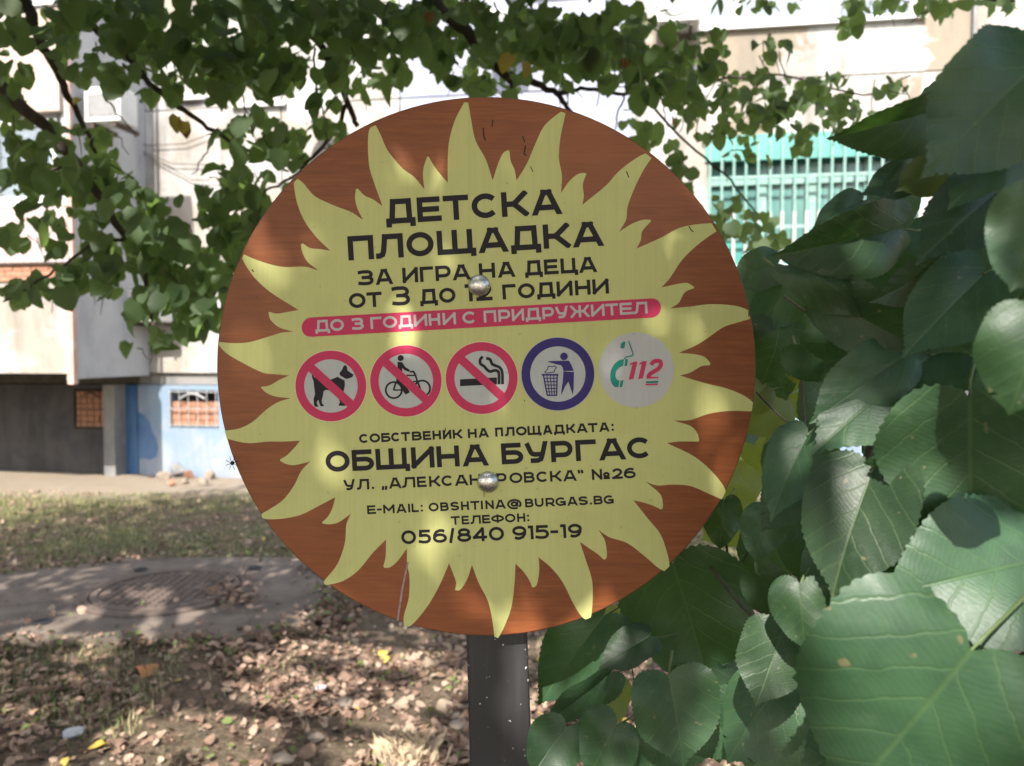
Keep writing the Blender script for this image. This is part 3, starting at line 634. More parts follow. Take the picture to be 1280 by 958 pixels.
# openings: list of (u0,u1,z0,z1) cut out of a band
def band(z0, z1, cuts, mats, name='wall_panel', w0=-.32, w1=0.0, seams=()):
    us = sorted(set([UL, UR] + [c[0] for c in cuts] + [c[1] for c in cuts] + list(seams)))
    k = 0
    for a, b in zip(us[:-1], us[1:]):
        cc = [c for c in cuts if c[0] <= a + 1e-4 and c[1] >= b - 1e-4]
        zs = sorted(set([z0, z1] + [max(z0, c[2]) for c in cc] + [min(z1, c[3]) for c in cc]))
        for p, q in zip(zs[:-1], zs[1:]):
            if any(c[2] <= p + 1e-4 and c[3] >= q - 1e-4 for c in cc) or q - p < .02: continue
            m_ = mats(.5 * (a + b), .5 * (p + q))
            g = .008; sm = [UL, UR] + list(seams); ga = g if any(abs(a - x) < 1e-4 for x in sm) else 0; gb = g if any(abs(b - x) < 1e-4 for x in sm) else 0
            fb(name, m_, a + ga, b - gb, w0, w1, p + (g if p < z0 + 1e-3 else 0), q - (g if q > z1 - 1e-3 else 0)); k += 1
def pxcut(x0, y0, x1, y1):
    xm = (x0 + x1) / 2; ym = (y0 + y1) / 2
    return (fac(x0, ym)[0], fac(x1, ym)[0], fac(xm, y1)[1], fac(xm, y0)[1])
cB1 = pxcut(92, 487, 137, 536); cB2 = pxcut(212, 488, 273, 534)
uRec = fac(172, 520)[0]; uPil = fac(144, 520)[0]; uLR = fac(795, 250)[0]
band(-.3, zP - .03, [cB1, cB2], lambda u, z: PDG if u < uPil else (PDB if u < uRec else PBL), 'basement_wall', seams=(uRec, uPil, fac(560, 520)[0], fac(900, 520)[0]))  # dark blue strip beside the pillar: shade put into the wall colour
bp = [(173, 515), (180, 519), (187, 528), (190, 540), (195, 548), (198, 560), (196, 570), (188, 575), (180, 573), (173, 574)]
m = MB(); m.add([W(fac(x, y, .004)[0], .004, fac(x, y, .004)[1]) for x, y in bp], [tuple(range(len(bp)))[::-1]]); m.build('blue_patch', PDB, bld, label='patch of strong blue paint')
fb('ledge', PGR, uRec, UR, -.32, -.05, zP - .03, zL)
cG = pxcut(884, 172, 1150, 356); cU = pxcut(858, -130, 1150, 28); cW1 = pxcut(212, 70, 252, 122); cW2 = pxcut(296, 40, 352, 130); cW3 = pxcut(560, 200, 700, 330); cW4 = pxcut(640, -150, 760, -10)
z1 = zL; z2 = fac(950, 100)[1]; z3 = z2 + 2.75
seamU = [fac(x, 200)[0] for x in (172, 352, 500, 795, 1213, 1400)]
def mt(u, z):
    if u > seamU[3]: return PB if z > cG[3] - .1 and u < seamU[4] else PW
    if u > seamU[2]: return PL
    return PW
band(z1, z2, [cG, cW1, cW2, cW3], mt, seams=seamU)
cU = (cU[0], cU[1], max(cU[2], z2 + .01), cU[3])
band(z2, z3, [cU, cW4], mt, seams=seamU); 
cH = [(u, u + 1.5, z3 + .9, z3 + 2.3) for u in np.arange(-12, 20, 3.3)]
band(z3, z3 + 2.75, cH, mt, seams=seamU)
cH2 = [(a, b, c + 2.75, d + 2.75) for a, b, c, d in cH]
band(z3 + 2.75, z3 + 5.5, cH2, mt, seams=seamU); band(z3 + 5.5, HB, [], mt, seams=seamU)
def window(c, nv=(.0, .33, .66, 1.), w=-.12, fm=FRM, ft=.055, label=None, curtain=True):
    u0, u1, a, b = c
    fr = MB()
    for (p, q, r_, s_) in [(u0, u1, a, a + ft), (u0, u1, b - ft, b)]: fr.box(p, q, w, w + .06, r_, s_, W)
    for s_ in nv:
        uc = u0 + (u1 - u0) * s_; uc = min(max(uc, u0 + ft * .6), u1 - ft * .6); fr.box(uc - ft * .6, uc + ft * .6, w + .002, w + .058, a + ft, b - ft, W)
    fr.f = [f[::-1] for f in fr.f]
    o_ = fr.build('window', fm, bld, label=label)
    for p, q in zip(nv[:-1], nv[1:]):
        uu0, uu1 = u0 + (u1 - u0) * p + ft * .6, u0 + (u1 - u0) * q - ft * .6
        fb('pane', GLS, uu0, uu1, w + .02, w + .028, a + ft, b - ft, o_)
    if curtain: fb('curtain', CUR, u0 + .05, u1 - .05, w - .1, w - .09, a + .03, b - .03, o_)
    fb('sill', FRM, u0 - .06, u1 + .06, -.13, .06, a - .045, a - .003, o_)
window(cU, (0, .23, .66, 1.), label='white three-pane window with pale curtains above the green loggia')
window(cW1, (0, 1)); window(cW2, (0, .5, 1)); window(cW3, (0, .5, 1)); window(cW4, (0, .5, 1))
for c in cH + cH2: window(c, (0, .5, 1.))
# basement windows with brick infill and bars
def bwin(c, lab, top=.12, gm=IRON):
    u0, u1, a, b = c
    o_ = fb('window', DARK, u0, u1, -.31, -.29, a, b, label=lab)
    bh = .075; r_ = 0; z = a + .01
    while z + bh < b - top:
        u = u0 + .01 - (.1 if r_ % 2 else 0)
        while u < u1 - .02:
            ua, ub = max(u, u0 + .01), min(u + .2, u1 - .01)
            if ub - ua > .03: fb('brick', BRK, ua, ub, -.12, -.03 - random.uniform(0, .012), z, z + bh - .008, o_)
            u += .21
        z += bh; r_ += 1
    g = MB(); n = 5
    for i in range(n + 1):
        uc = u0 + .02 + (u1 - u0 - .04) * i / n; g.tube([W(uc, .02, a), W(uc, .02, b)], .006, 5)
    for zc in (a + .02, (a + b) / 2, b - .02): g.tube([W(u0, .022, zc), W(u1, .022, zc)], .006, 5)
    g.tube([W(u0 + (u1 - u0) * .25 + (u1 - u0) * .5 * s_ / 8, .03, b - .1 + .06 * math.sin(math.pi * s_ / 8)) for s_ in range(9)], .012, 5)
    g.build('grille', gm, o_)
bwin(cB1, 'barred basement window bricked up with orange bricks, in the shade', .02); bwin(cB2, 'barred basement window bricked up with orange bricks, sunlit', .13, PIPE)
fb('pillar', PGR, *[fac(x, 520, .1)[0] for x in (137, 151)], .0, .22, -.2, zP - .03, label='light concrete pillar under the overhang')
# enclosed balcony block projecting at the left
D8 = 1.35
ub1 = fac(92, 420, D8)[0]; ub0 = UL + 1
def zpx(py, px=40): return fac(px, py, D8)[1]
fb('balcony_side', PSG, ub1 - .14, ub1 - .02, .01, D8 - .06, zpx(474, 92), HB - 1, label='shaded side wall of the projecting balconies')
fb('balcony_front', PW, ub0, ub1 - .07, D8 - .1, D8, zpx(467), zpx(354), label='white ground floor parapet of the projecting balconies')
fb('trim', PNK, ub1 - .066, ub1 + .005, D8 - .05, D8 + .02, zpx(480), zpx(352), label='pink corner trim')
fb('floor_slab', PGR, ub0, ub1 - .15, .012, D8 - .11, zpx(467), zpx(460))
zb0, zb1 = zpx(352), zpx(331)
fb('mortar_strip', MRT, ub0, ub1 - .07, D8 - .1, D8 - .012, zb0 + .002, zb1)
z = zb0 + .004; r_ = 0
while z + .045 < zb1 + .02:
    u = fac(-70, 340, D8)[0] - (.1 if r_ % 2 else 0)
    while u < ub1 - .1:
        fb('brick', BRK, u, min(u + .2, ub1 - .08), D8 - .011, D8 - random.uniform(0, .006), z, z + .05); u += .21
    z += .058; r_ += 1
# corrugated sheet
m = MB(); us = np.arange(ub0, ub1 - .02, .018); za, zb_ = zpx(328), zpx(258)
m.v = [tuple(W(u, D8 + .012 * math.sin(u * 2 * math.pi / .076) + .01, z)) for z in (za, zb_) for u in us]; n = len(us)
m.f = [(i, i + 1, n + i + 1, n + i) for i in range(n - 1)]
CORR = simple('weathered_corrugated_sheet', (.42, .42, .44), (.50, .36, .34), 2.5, .6, .4, .3, .01, (1, 1, .15))
m.build('corrugated_sheet', CORR, bld, True)
fb('rail', IRON, ub0, ub1, D8 - .06, D8 + .03, zpx(331), zpx(328.5))
fb('balcony_rail', FRM, ub0, ub1 - .03, D8 - .08, D8 + .02, zb_, zb_ + .05)
c = (ub1 - 2.3, ub1 - .16, zb_ + .05, zpx(150)); window(c, (0, .33, .66, 1), w=D8 - .07)
c = (ub1 - 4.6, ub1 - 2.4, zb_ + .05, zpx(150)); window(c, (0, .33, .66, 1), w=D8 - .07)
for k in range(4):
    z = zpx(140) + k * 2.75
    CRM = [PW, PB, PL, PB][k]
    n = 5
    for i in range(n): fb('balcony_panel', plaster('cream_panel', (.42, .33, .27), (.46, .40, .35), (.35, .28, .24), 2) if (k == 0 and i == 0) else CRM, ub1 - .1 - (i + 1) * .9 + .01, ub1 - .1 - i * .9 - .01, D8 - .08, D8, z, z + 1.05)
    fb('floor_slab', PGR, ub0, ub1 - .15, .012, D8 - .085, z - .15, z)
    window((ub1 - 4.5, ub1 - .16, z + 1.1, z + 2.45), (0, .25, .5, .75, 1), w=D8 - .07)
fb('corner_pole', PNK, ub1 - .01, ub1 + .03, D8 - .02, D8 + .03, zpx(325), HB - 1)
# green barred loggia
u0, u1, a, b = cG
BACKW = fb('loggia', TQG, u0, u1, -.20, -.16, a, b, label='turquoise glazed loggia behind vertical bars')
fb('header_board', TQ, u0 - .03, u1 + .02, -.02, .03, b - .22, b + .05, BACKW)
for i, s_ in enumerate((.0, .27, .52, .78, 1.)):
    uc = u0 + (u1 - u0) * s_; fb('mullion', TQD, max(uc - .05, u0), min(uc + .05, u1), -.158, -.11, a, b - .221, BACKW)
fb('transom', TQD, u0 + .02, u1 - .02, -.108, -.09, b - .46, b - .40, BACKW)
for s0, s1_ in zip((.0, .27, .52, .78), (.27, .52, .78, 1.)):
    fb('pane', GLD, u0 + (u1 - u0) * s0 + .055, u0 + (u1 - u0) * s1_ - .055, -.15, -.14, a + .5, b - .24, BACKW)
g = 18
for i in range(g):
    uc = u0 + .02 + (u1 - u0 - .04) * i / (g - 1)
    m = MB().tube([W(uc, .07, b - .78), W(uc, .07, b - .02)], .014, 6)
    m.build('bar', TQD, BACKW)
    MB().tube([W(uc, .07, a - .02), W(uc, .07, b - .781)], .020, 6).build('bar', BARW, BACKW, label='white lower bar')  # white paint that also carries the sunlight on the lower bars
for zc in (b - .42, b - .95, a + .05): fb('grille_rail', TQD, u0, u1, .045, .058, zc, zc + .03, BACKW)
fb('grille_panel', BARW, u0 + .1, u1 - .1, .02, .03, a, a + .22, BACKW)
# pipes and cable
for px, r_ in ((793, .03), (1213, .022)):
    uc = fac(px, 150)[0]; MB().tube([W(uc, .06, .1), W(uc, .06, HB - .2)], r_, 10).build('drain_pipe', PIPE if r_ < .025 else FRM, bld, True)
for pts in ([(150, 175), (180, 190), (215, 205), (260, 206)], [(150, 178), (190, 182), (230, 180), (270, 165)], [(100, 150), (240, 225), (470, 232)]):
    MB().tube([W(*(lambda f: (f[0], .05, f[1]))(fac(x, y, .05))) for x, y in pts], .006, 5).build('cable', IRON, bld)
# air conditioners
def ac(x0, y0, x1, y1, label, louvre=False, dep=.3, w0=.12):
    u0, _ = fac(x0, (y0 + y1) / 2, w0 + dep); u1, _ = fac(x1, (y0 + y1) / 2, w0 + dep); xm = (x0 + x1) / 2
    a, b = fac(xm, y1, w0 + dep)[1], fac(xm, y0, w0 + dep)[1]
    r = empty('air_conditioner', W((u0 + u1) / 2, w0, a), label, 'air conditioner', 'air conditioning units on the apartment block')
    fb('casing', ACW, u0, u1, w0, w0 + dep, a, b, r, .012)
    if louvre:
        n = 9
        for i in range(n):
            z = a + .06 + (b - a - .12) * i / n; fb('louvre', PIPE, u0 + .04, u1 - .04, w0 + dep + .001, w0 + dep + .012, z, z + (b - a - .12) / n * .5, r)
    else:
        c = W(u0 + (u1 - u0) * .42, w0 + dep, (a + b) / 2); rr = (b - a) * .4
        m = MB().lathe(c, N9, [(rr, 0), (rr, .015), (rr * .93, .015), (rr * .9, .002), (.001, .002)], 28); m.build('fan_guard', PIPE, r)
        m = MB()
        for i in range(3): m.tube([c + N9 * .014 + (E9 * math.cos(t_) + Vector((0, 0, 1)) * math.sin(t_)) * rr * (.3 + .22 * i) for t_ in np.linspace(0, 2 * math.pi, 25)], .004, 4, False)
        m.build('guard_wire', ACW, r)
    for uu in (u0 + .08, u1 - .08): fb('bracket', IRON, uu - .015, uu + .015, 0 if w0 < .5 else w0 - .12, w0 + dep - .02, a - .05, a - .005, r)
ac(156, 363, 197, 402, 'white outdoor air conditioner just above the sunlit basement window, round fan')
ac(105, 108, 150, 152, 'white air conditioner with horizontal louvres high behind the left foliage', True, w0=.9)
ac(820, -40, 875, 26, 'white air conditioner left of the three-pane upper window')
ac(604, 10, 650, 50, 'white air conditioner hidden in foliage above the round sign')
# satellite dish
c = W(*(lambda f: (f[0], .55, f[1]))(fac(384, 128, .55)))
dish = empty('satellite_dish', c, 'round pale satellite dish on the white wall behind foliage', 'satellite dish')
ax = (N9 + Vector((-.25, 0, .35))).normalized()
MB().lathe(c, ax, [(.001, -.06), (.08, -.057), (.16, -.04), (.25, 0), (.255, 0), (.16, -.05), (.001, -.075)], 28).build('reflector', simple('dish_paint', (.40, .40, .40), (.5, .5, .5), 4, .5), dish, True)
MB().tube([c - ax * .07, W(*(lambda f: (f[0], 0.0, f[1]))(fac(384, 140)))], .02, 8).build('mount_arm', PIPE, dish)
MB().tube([c + Vector((0, 0, -.24)), c + ax * .3], .01, 6).tube([c + ax * .28, c + ax * .34], .03, 10).build('feed_horn', FRM, dish)

# ------------------------------------------------------------------ ground
def ground_mat():
    t = NT('bare_soil_and_grass'); tc = t.n('TexCoord'); v = tc.outputs['Object']; sep = t.n('SeparateXYZ'); t.l(v, sep.inputs[0])
    a = t.noise(v, 1.3, 6, .65); b = t.noise(v, 9, 6, .7); f = t.noise(v, 60, 5, .7)
    soil = t.mix(t.ramp(b, [(.35, 0), (.7, 1)]), (.075, .052, .038), (.17, .12, .085))
    soil = t.mix(t.math('MULTIPLY', t.ramp(f, [(.45, 0), (.7, 1)]), .7), soil, (.30, .23, .17))
    gr = t.mix(f, (.085, .10, .035), (.19, .19, .09))
    gy = t.ramp(sep.outputs[1], [(.0, 0), (1., 1)])
    mr = t.n('MapRange'); t.l(sep.outputs[1], mr.inputs[0]); mr.inputs[1].default_value = 4.9; mr.inputs[2].default_value = 6.2
    k = t.math('MULTIPLY', t.ramp(a, [(.42, 0), (.58, 1)]), t.math('MULTIPLY_ADD', mr.outputs[0], .6, .15))
    c = t.mix(k, soil, gr)
    m2 = t.n('MapRange'); t.l(t.math('ADD', sep.outputs[1], t.math('MULTIPLY', t.math('SUBTRACT', a, .5), 1.2)), m2.inputs[0]); m2.inputs[1].default_value = 8.05; m2.inputs[2].default_value = 8.5
    c = t.mix(m2.outputs[0], c, t.mix(b, (.24, .19, .14), (.32, .27, .21)))
    return t.done(t.pbr(c, .95, .15, 0, t.bump(t.math('ADD', b, t.math('MULTIPLY', f, .6)), .9, .03)))
GM = ground_mat()
from mathutils import noise as mn
xs = np.concatenate([[-90, -40, -20, -12], np.arange(-8, 6.01, .09), [9, 15, 30, 60, 90]]); ys = np.concatenate([[-90, -30, -8], np.arange(-2, 10, .09), [13, 20, 40, 90, 200]])
def gh(x, y):
    if x < -8 or x > 6 or y < -2 or y > 9.9: return 0
    return .03 * mn.noise(Vector((x * 1.1, y * 1.1, 0))) + .014 * mn.noise(Vector((x * 4, y * 4, 3))) - .01
m = MB(); m.v = [(x, y, gh(x, y)) for y in ys for x in xs]; n = len(xs)
m.f = [(j * n + i, j * n + i + 1, (j + 1) * n + i + 1, (j + 1) * n + i) for j in range(len(ys) - 1) for i in range(n - 1)]
gnd = m.build('ground', GM, None, True); tag(gnd, kind='structure')
# concrete slab round the manhole
CONC = plaster('worn_concrete', (.17, .135, .11), (.11, .09, .075), (.22, .18, .14), 2.5)
sp = [onground(x, y) for x, y in [(-190, 790), (-60, 733), (95, 712), (165, 703), (372, 703), (398, 722), (414, 746), (400, 770), (356, 793), (250, 803), (120, 804), (-60, 806)]]
sp = smooth_open([(p.x, p.y) for p in sp] + [(sp[0].x, sp[0].y)], 12)[:-1]
sp = [p * 1.0 + Vector((mn.noise(Vector((p.x * 5, p.y * 5, 2))), mn.noise(Vector((p.x * 5, p.y * 5, 8))))) * .05 for p in sp]
hz = .028
mc = onground(209, 739, hz); RI = .47
m = MB(); N_ = len(sp); ang = sorted(sp, key=lambda p: math.atan2(p[1] - mc.y, p[0] - mc.x)); 
outer = [(p[0], p[1]) for p in ang]; 
inner = [(mc.x + RI * math.cos(math.atan2(p[1] - mc.y, p[0] - mc.x)), mc.y + RI * math.sin(math.atan2(p[1] - mc.y, p[0] - mc.x))) for p in outer]
m.v = [(x, y, hz + .012 * mn.noise(Vector((x * 2, y * 2, 5)))) for x, y in outer] + [(x, y, hz) for x, y in inner] + [(x, y, -.06) for x, y in outer] + [(x, y, -.02) for x, y in inner]
for k in range(N_):
    j = (k + 1) % N_
    m.f += [(k, j, N_ + j, N_ + k), (k, 2 * N_ + k, 2 * N_ + j, j), (N_ + k, N_ + j, 3 * N_ + j, 3 * N_ + k)]
slab = m.build('concrete_slab', CONC, None); tag(slab, kind='structure')
man = empty('manhole_cover', (mc.x, mc.y, 0), 'round rusty iron manhole cover set in the grey concrete slab', 'manhole cover')
RUST = simple('rusty_iron', (.095, .068, .055), (.14, .105, .085), 20, .7, .4, .4)
c0 = Vector((mc.x, mc.y, hz))
MB().lathe(c0, (0, 0, 1), [(RI + .03, -.02), (RI + .03, .012), (RI + .01, .018), (RI - .035, .018), (RI - .035, -.02)], 64).build('frame_ring', RUST, man)
MB().lathe(c0, (0, 0, 1), [(RI - .045, -.02), (RI - .045, .020), (RI - .06, .024), (RI - .085, .024), (RI - .09, .009), (.001, .009)], 64).build('cover_plate', RUST, man)
m = MB(); s_ = .055; rr = RI - .11; i = 0
for ix in range(-9, 10):
    for iy in range(-9, 10):
        x, y = ix * s_, iy * s_
        if math.hypot(x, y) < rr and math.hypot(x, y) > .05: m.box(c0.x + x - .018, c0.x + x + .018, c0.y + y - .018, c0.y + y + .018, c0.z + .008, c0.z + .0155)
m.build('stud', RUST, man, kind='stuff')
MB().lathe(c0, (0, 0, 1), [(.035, .012), (.035, .022), (.001, .022)], 16).build('centre_boss', RUST, man)
# three potholes as dark discs, the shade of their depth put into the colour
for (x, y, r_) in ((176, 713, .045), (318, 711, .05), (52, 779, .05)):
    p = onground(x, y, hz)
    MB().lathe((p.x, p.y, hz + .004), (0, 0, 1), [(r_, .004), (r_ * .8, .007), (r_ * .6, .002), (.001, .001)], 12).build('pothole_shade', DARK, slab)
# pavement strip and rubble
m = MB(); UP = 1.05
PAV = plaster('dusty_pavement', (.27, .22, .17), (.32, .27, .22), (.19, .16, .12), 2)
for i, (x, y, s_) in enumerate([(205,588,.10),(222,583,.14),(238,585,.11),(250,578,.16),(262,586,.1),(268,580,.12),(232,592,.07),(215,594,.06),(255,592,.07)]):
    s_ *= .95; p = onground(x, y + 12); m = MB()
    vs = [Vector((random.uniform(-1, 1), random.uniform(-1, 1), random.uniform(-1, 1))).normalized() * s_ * random.uniform(.6, 1) for _ in range(16)]
    import bmesh
    bm = bmesh.new(); [bm.verts.new(v) for v in vs]; bmesh.ops.convex_hull(bm, input=bm.verts)
    bmesh.ops.delete(bm, geom=[v for v in bm.verts if not v.link_faces], context='VERTS')
    me = bpy.data.meshes.new('rubble_lump'); bm.to_mesh(me); bm.free(); me.materials.append(BRK if i in (2, 5, 7) else PGR if i % 2 else PAV)
    o_ = bpy.data.objects.new('rubble_lump', me); col.objects.link(o_); o_.location = (p.x, p.y, s_ * .35)
    tag(o_, ['grey lump in the middle of the rubble pile by the blue wall','pale plaster lump left of the tallest one in the rubble pile','brick-coloured lump near the centre of the rubble pile','tallest pale plaster lump at the back of the rubble pile','grey lump at the front right of the rubble pile','brick-coloured lump furthest right in the rubble pile','small grey lump in front of the rubble pile','small brick-coloured lump at the left end of the rubble pile','small grey-beige lump at the front of the rubble pile by the blue wall'][i], 'rubble', 'rubble lumps by the blue basement wall')

# ------------------------------------------------------------------ leaf meshes
def leaf_mesh(name, mat, M_=60, K=5, teeth=22, fold=.18, droop=.15, wave=.03, wr=1.0, seed=0, serr=.024):
    rs = random.Random(seed)
    half = [(0, 0), (.05, -.06), (.14, -.11), (.27, -.12), (.39, -.06), (.48, .06), (.52, .22), (.515, .40), (.465, .57), (.375, .72), (.26, .85), (.13, .94), (.05, .99), (0, 1.07)]
    asym = rs.uniform(-.05, .05)
    crv = smooth_open(half, 10); L = [0]
    for a_, b_ in zip(crv[:-1], crv[1:]): L.append(L[-1] + (b_ - a_).length)
    tot = L[-1]
    def samp(s_):
        d = s_ * tot
        for i in range(len(L) - 1):
            if L[i + 1] >= d:
                f_ = (d - L[i]) / max(1e-9, L[i + 1] - L[i]); return crv[i].lerp(crv[i + 1], f_), (crv[i + 1] - crv[i]).normalized()
        return crv[-1], (crv[-1] - crv[-2]).normalized()
    ph = [rs.uniform(0, 6.28) for _ in range(6)]
    def zz(x, y):
        h = abs(x) * fold * (1 if y > 0 else .8) - droop * (max(0, y) ** 2) - droop * .5 * x * x * 2
        h += wave * math.sin(y * 7 + ph[0] + (1 if x > 0 else 2)) * abs(x) * 2.2 + wave * .8 * math.sin(x * 6 + y * 4 + ph[1]) * .6
        q = (y - abs(x) * .95) * 4.6
        h += .003 * math.cos(2 * math.pi * q) * min(1, abs(x) * 6) * -1 * (1 - min(1, max(0, abs(x) - .4) * 6)) if M_ > 30 else 0
        return h
    vs = []; uv = []; fs = []
    for side in (1, -1):
        b0 = len(vs); ws = wr * (1 + asym * side)
        for i in range(M_ + 1):
            s_ = i / M_; p, t_ = samp(s_); nn = Vector((t_.y, -t_.x))
            ft = (s_ * teeth) % 1; dz = serr * (ft if ft < .7 else (1 - ft) / .3 * .7) * (0 if s_ < .03 or s_ > .985 else 1)
            p = p + nn * dz * (1 + .5 * math.sin(i * 1.7 + ph[2])) + (nn * .012 * math.sin(s_ * 17 + ph[3]))
            if i in (0, M_): p = Vector((0, p.y))
            my = max(0, min(1.08, (s_ ** 1.15) * 1.08))
            for k in range(K + 1):
                f_ = k / K; x = p.x * f_; y = my + (p.y - my) * f_
                vs.append((x * ws * side, y, zz(x * side, y))); uv.append((x * side, y))
        for i in range(M_):
            for k in range(K):
                q = (b0 + i * (K + 1) + k, b0 + i * (K + 1) + k + 1, b0 + (i + 1) * (K + 1) + k + 1, b0 + (i + 1) * (K + 1) + k)
                fs.append(q if side > 0 else q[::-1])
    me = bpy.data.meshes.new(name); me.from_pydata(vs, [], fs); me.update()
    l = me.uv_layers.new(name='UVMap'); idx = np.empty(len(me.loops), 'i'); me.loops.foreach_get('vertex_index', idx)
    l.data.foreach_set('uv', np.array(uv, 'f')[idx].ravel()); me.materials.append(mat)
    me.polygons.foreach_set('use_smooth', [True] * len(me.polygons)); return me
BIG = [leaf_mesh('broad_leaf', LF, 96, 8, 30, fold=[.08, .15, .04, .20, .12, -.06][i], droop=[.18, .10, .28, .2, .05, .25][i], wave=[.05, .03, .06, .035, .07, .05][i], seed=i) for i in range(6)]
MID = [leaf_mesh('shoot_leaf', LFO if i == 2 else LF, 30, 4, 15, fold=[.1, .3, .05][i], droop=.2, wave=.04, seed=i + 10) for i in range(3)]
def small_leaf(mat, name, fold, droop):
    pts = [(0, 0), (.32, -.10), (.53, .20), (.47, .58), (.20, .88), (0, 1.0), (-.20, .88), (-.47, .58), (-.53, .20), (-.32, -.10), (0, .3), (0, .7)]
    vs = [(x, y, abs(x) * fold - droop * y * y) for x, y in pts]
    fs = [(0, 1, 2, 10), (10, 2, 3, 11), (11, 3, 4, 5), (11, 5, 6, 7), (10, 11, 7, 8), (0, 10, 8, 9)]
    me = bpy.data.meshes.new(name); me.from_pydata(vs, [], fs); me.update()
    l = me.uv_layers.new(name='UVMap'); idx = np.empty(len(me.loops), 'i'); me.loops.foreach_get('vertex_index', idx)
    l.data.foreach_set('uv', np.array([(x, y) for x, y in pts], 'f')[idx].ravel()); me.materials.append(mat)
    me.polygons.foreach_set('use_smooth', [True] * len(me.polygons)); return me, np.array(vs, 'f'), fs
SM = [small_leaf(LFT, 'tree_leaf', f_, d_) for f_, d_ in ((.2, .1), (.45, .25), (.0, .3), (-.2, .2), (.7, .5), (.3, -.3))]
SMY = small_leaf(LFY, 'yellow_leaf', .3, .2); SMB = small_leaf(LFB, 'brown_leaf', .5, .4)

# ------------------------------------------------------------------ broad-leaved shoot at the right
shrub = empty('linden_shoot', (.75, .75, 0), 'large heart-shaped dark green leaves of a leafy shoot right of the round sign', 'plant')
SL = Vector(shrub.location)
def put_leaf(bx, by, tx, ty, hw, db, dt, roll=0, me=None, name='leaf', pet=None):
    if min(math.hypot(x_ - DC[0], y_ - DC[1]) for x_, y_ in ((bx, by), (tx, ty), ((bx + tx) / 2, (by + ty) / 2))) - hw * 1.1 < DR + 6: db, dt = max(db, .96), max(dt, .95)
    B = at(bx, by, db); T = at(tx, ty, dt); Y = T - B; L = Y.length; Y.normalize()
    view = (Vector((0, 0, CH)) - (B + T) / 2).normalized()
    Zv = (view - Y * view.dot(Y)).normalized(); Zv = Matrix.Rotation(R(roll), 3, Y) @ Zv
    X = Y.cross(Zv).normalized()
    dep = (db + dt) / 2; wx = hw / F * dep / .515 / max(.25, math.cos(R(roll)))
    M_ = Matrix.Translation(B - SL) @ Matrix(((X.x * wx, Y.x * L / 1.08, Zv.x * L, 0), (X.y * wx, Y.y * L / 1.08, Zv.y * L, 0), (X.z * wx, Y.z * L / 1.08, Zv.z * L, 0), (0, 0, 0, 1)))
    o_ = bpy.data.objects.new(name, me or random.choice(BIG)); col.objects.link(o_); o_.parent = shrub; o_.matrix_local = M_
    # petiole
    q = pet or (bx + (bx - tx) * .35 + 12, by + (by - ty) * .35 + 8, db + .03)
    E_ = at(*q); pm = MB().tube([B + Y * .002, B.lerp(E_, .5) + Vector((0, .004, -.004)), E_], [.0010, .0012, .0014], 6)
    pm.v = [tuple((Vector(v))) for v in pm.v]; pm.build('petiole', PETI, shrub, True)
    return o_
B_ = BIG
LV = [
 (1214,812,1050,1030,150,.50,.53,-12,0),(1300,700,1122,735,96,.56,.54,8,3),(1212,500,1222,690,108,.57,.59,-15,4),(1090,588,1034,744,66,.61,.585,22,1),
 (1165,443,1014,560,60,.66,.63,20,1),(1300,75,1178,205,78,.53,.50,-10,0),(1290,170,1205,225,42,.56,.53,25,2),(1190,128,1066,190,32,.62,.58,-45,3),
 (1146,214,1083,240,24,.66,.63,10,1),(1203,200,1130,228,30,.64,.62,20,'o'),(1262,226,1153,316,50,.60,.55,18,1),(1310,245,1262,368,55,.47,.47,0,4),
 (1122,285,998,325,44,.68,.62,-20,3),(1078,250,1018,280,18,.70,.67,30,1),(985,332,1107,382,27,.66,.64,-25,2),(972,330,916,350,26,.80,.78,10,0),
 (1000,350,932,415,30,.78,.76,15,2),(1178,328,1096,382,24,.64,.62,-40,1),(1032,372,1152,445,42,.68,.63,15,3),(975,408,962,480,46,.75,.72,-20,2),
 (1232,340,1130,440,50,.62,.60,15,1),(1300,395,1268,520,58,.45,.45,-10,5),(1125,448,1018,525,40,.65,.64,0,0),(1010,542,958,648,34,.68,.66,30,1),
 (905,625,900,686,25,.98,.96,0,2),(843,706,888,862,80,.86,.83,6,4),(836,846,858,962,56,.78,.76,-12,1),(1000,730,1003,812,38,.62,.60,10,2),
 (978,788,948,882,44,.66,.63,-10,0),(982,850,900,945,52,.70,.68,20,5),(812,796,748,830,24,.90,.88,20,0),(756,770,664,884,44,.98,.97,10,0),
 (764,842,678,914,20,.93,.90,-40,1),(706,910,664,972,36,.84,.82,-15,4),(772,905,728,975,40,.80,.79,12,2),(825,928,800,985,34,.80,.80,0,0),
 (1132,720,1090,770,24,.58,.57,20,3),(1112,705,1015,800,50,.64,.62,10,0),(1085,590,1168,672,36,.62,.60,30,4),(1290,455,1240,570,50,.60,.58,10,0),
 (960,640,940,700,28,.76,.75,10,2),(1010,595,950,655,32,.74,.72,20,3),(1060,690,1000,730,34,.70,.70,0,0),(880,880,930,960,50,.82,.80,20,3),
 (1140,900,1000,960,60,.60,.58,10,0),(1230,560,1270,640,60,.62,.60,0,0),(1100,340,1180,420,40,.72,.70,10,1),(1250,300,1230,380,50,.66,.64,10,0),
 (1000,430,1060,480,34,.76,.76,20,0),(1040,790,980,840,40,.74,.72,0,3),(1180,420,1270,480,50,.66,.66,0,4),(950,720,1000,790,30,.78,.78,20,0),
]
for i, l in enumerate(LV):
    v = l[8]; put_leaf(*l[:7], l[7], MID[2] if v == 'o' else B_[v])
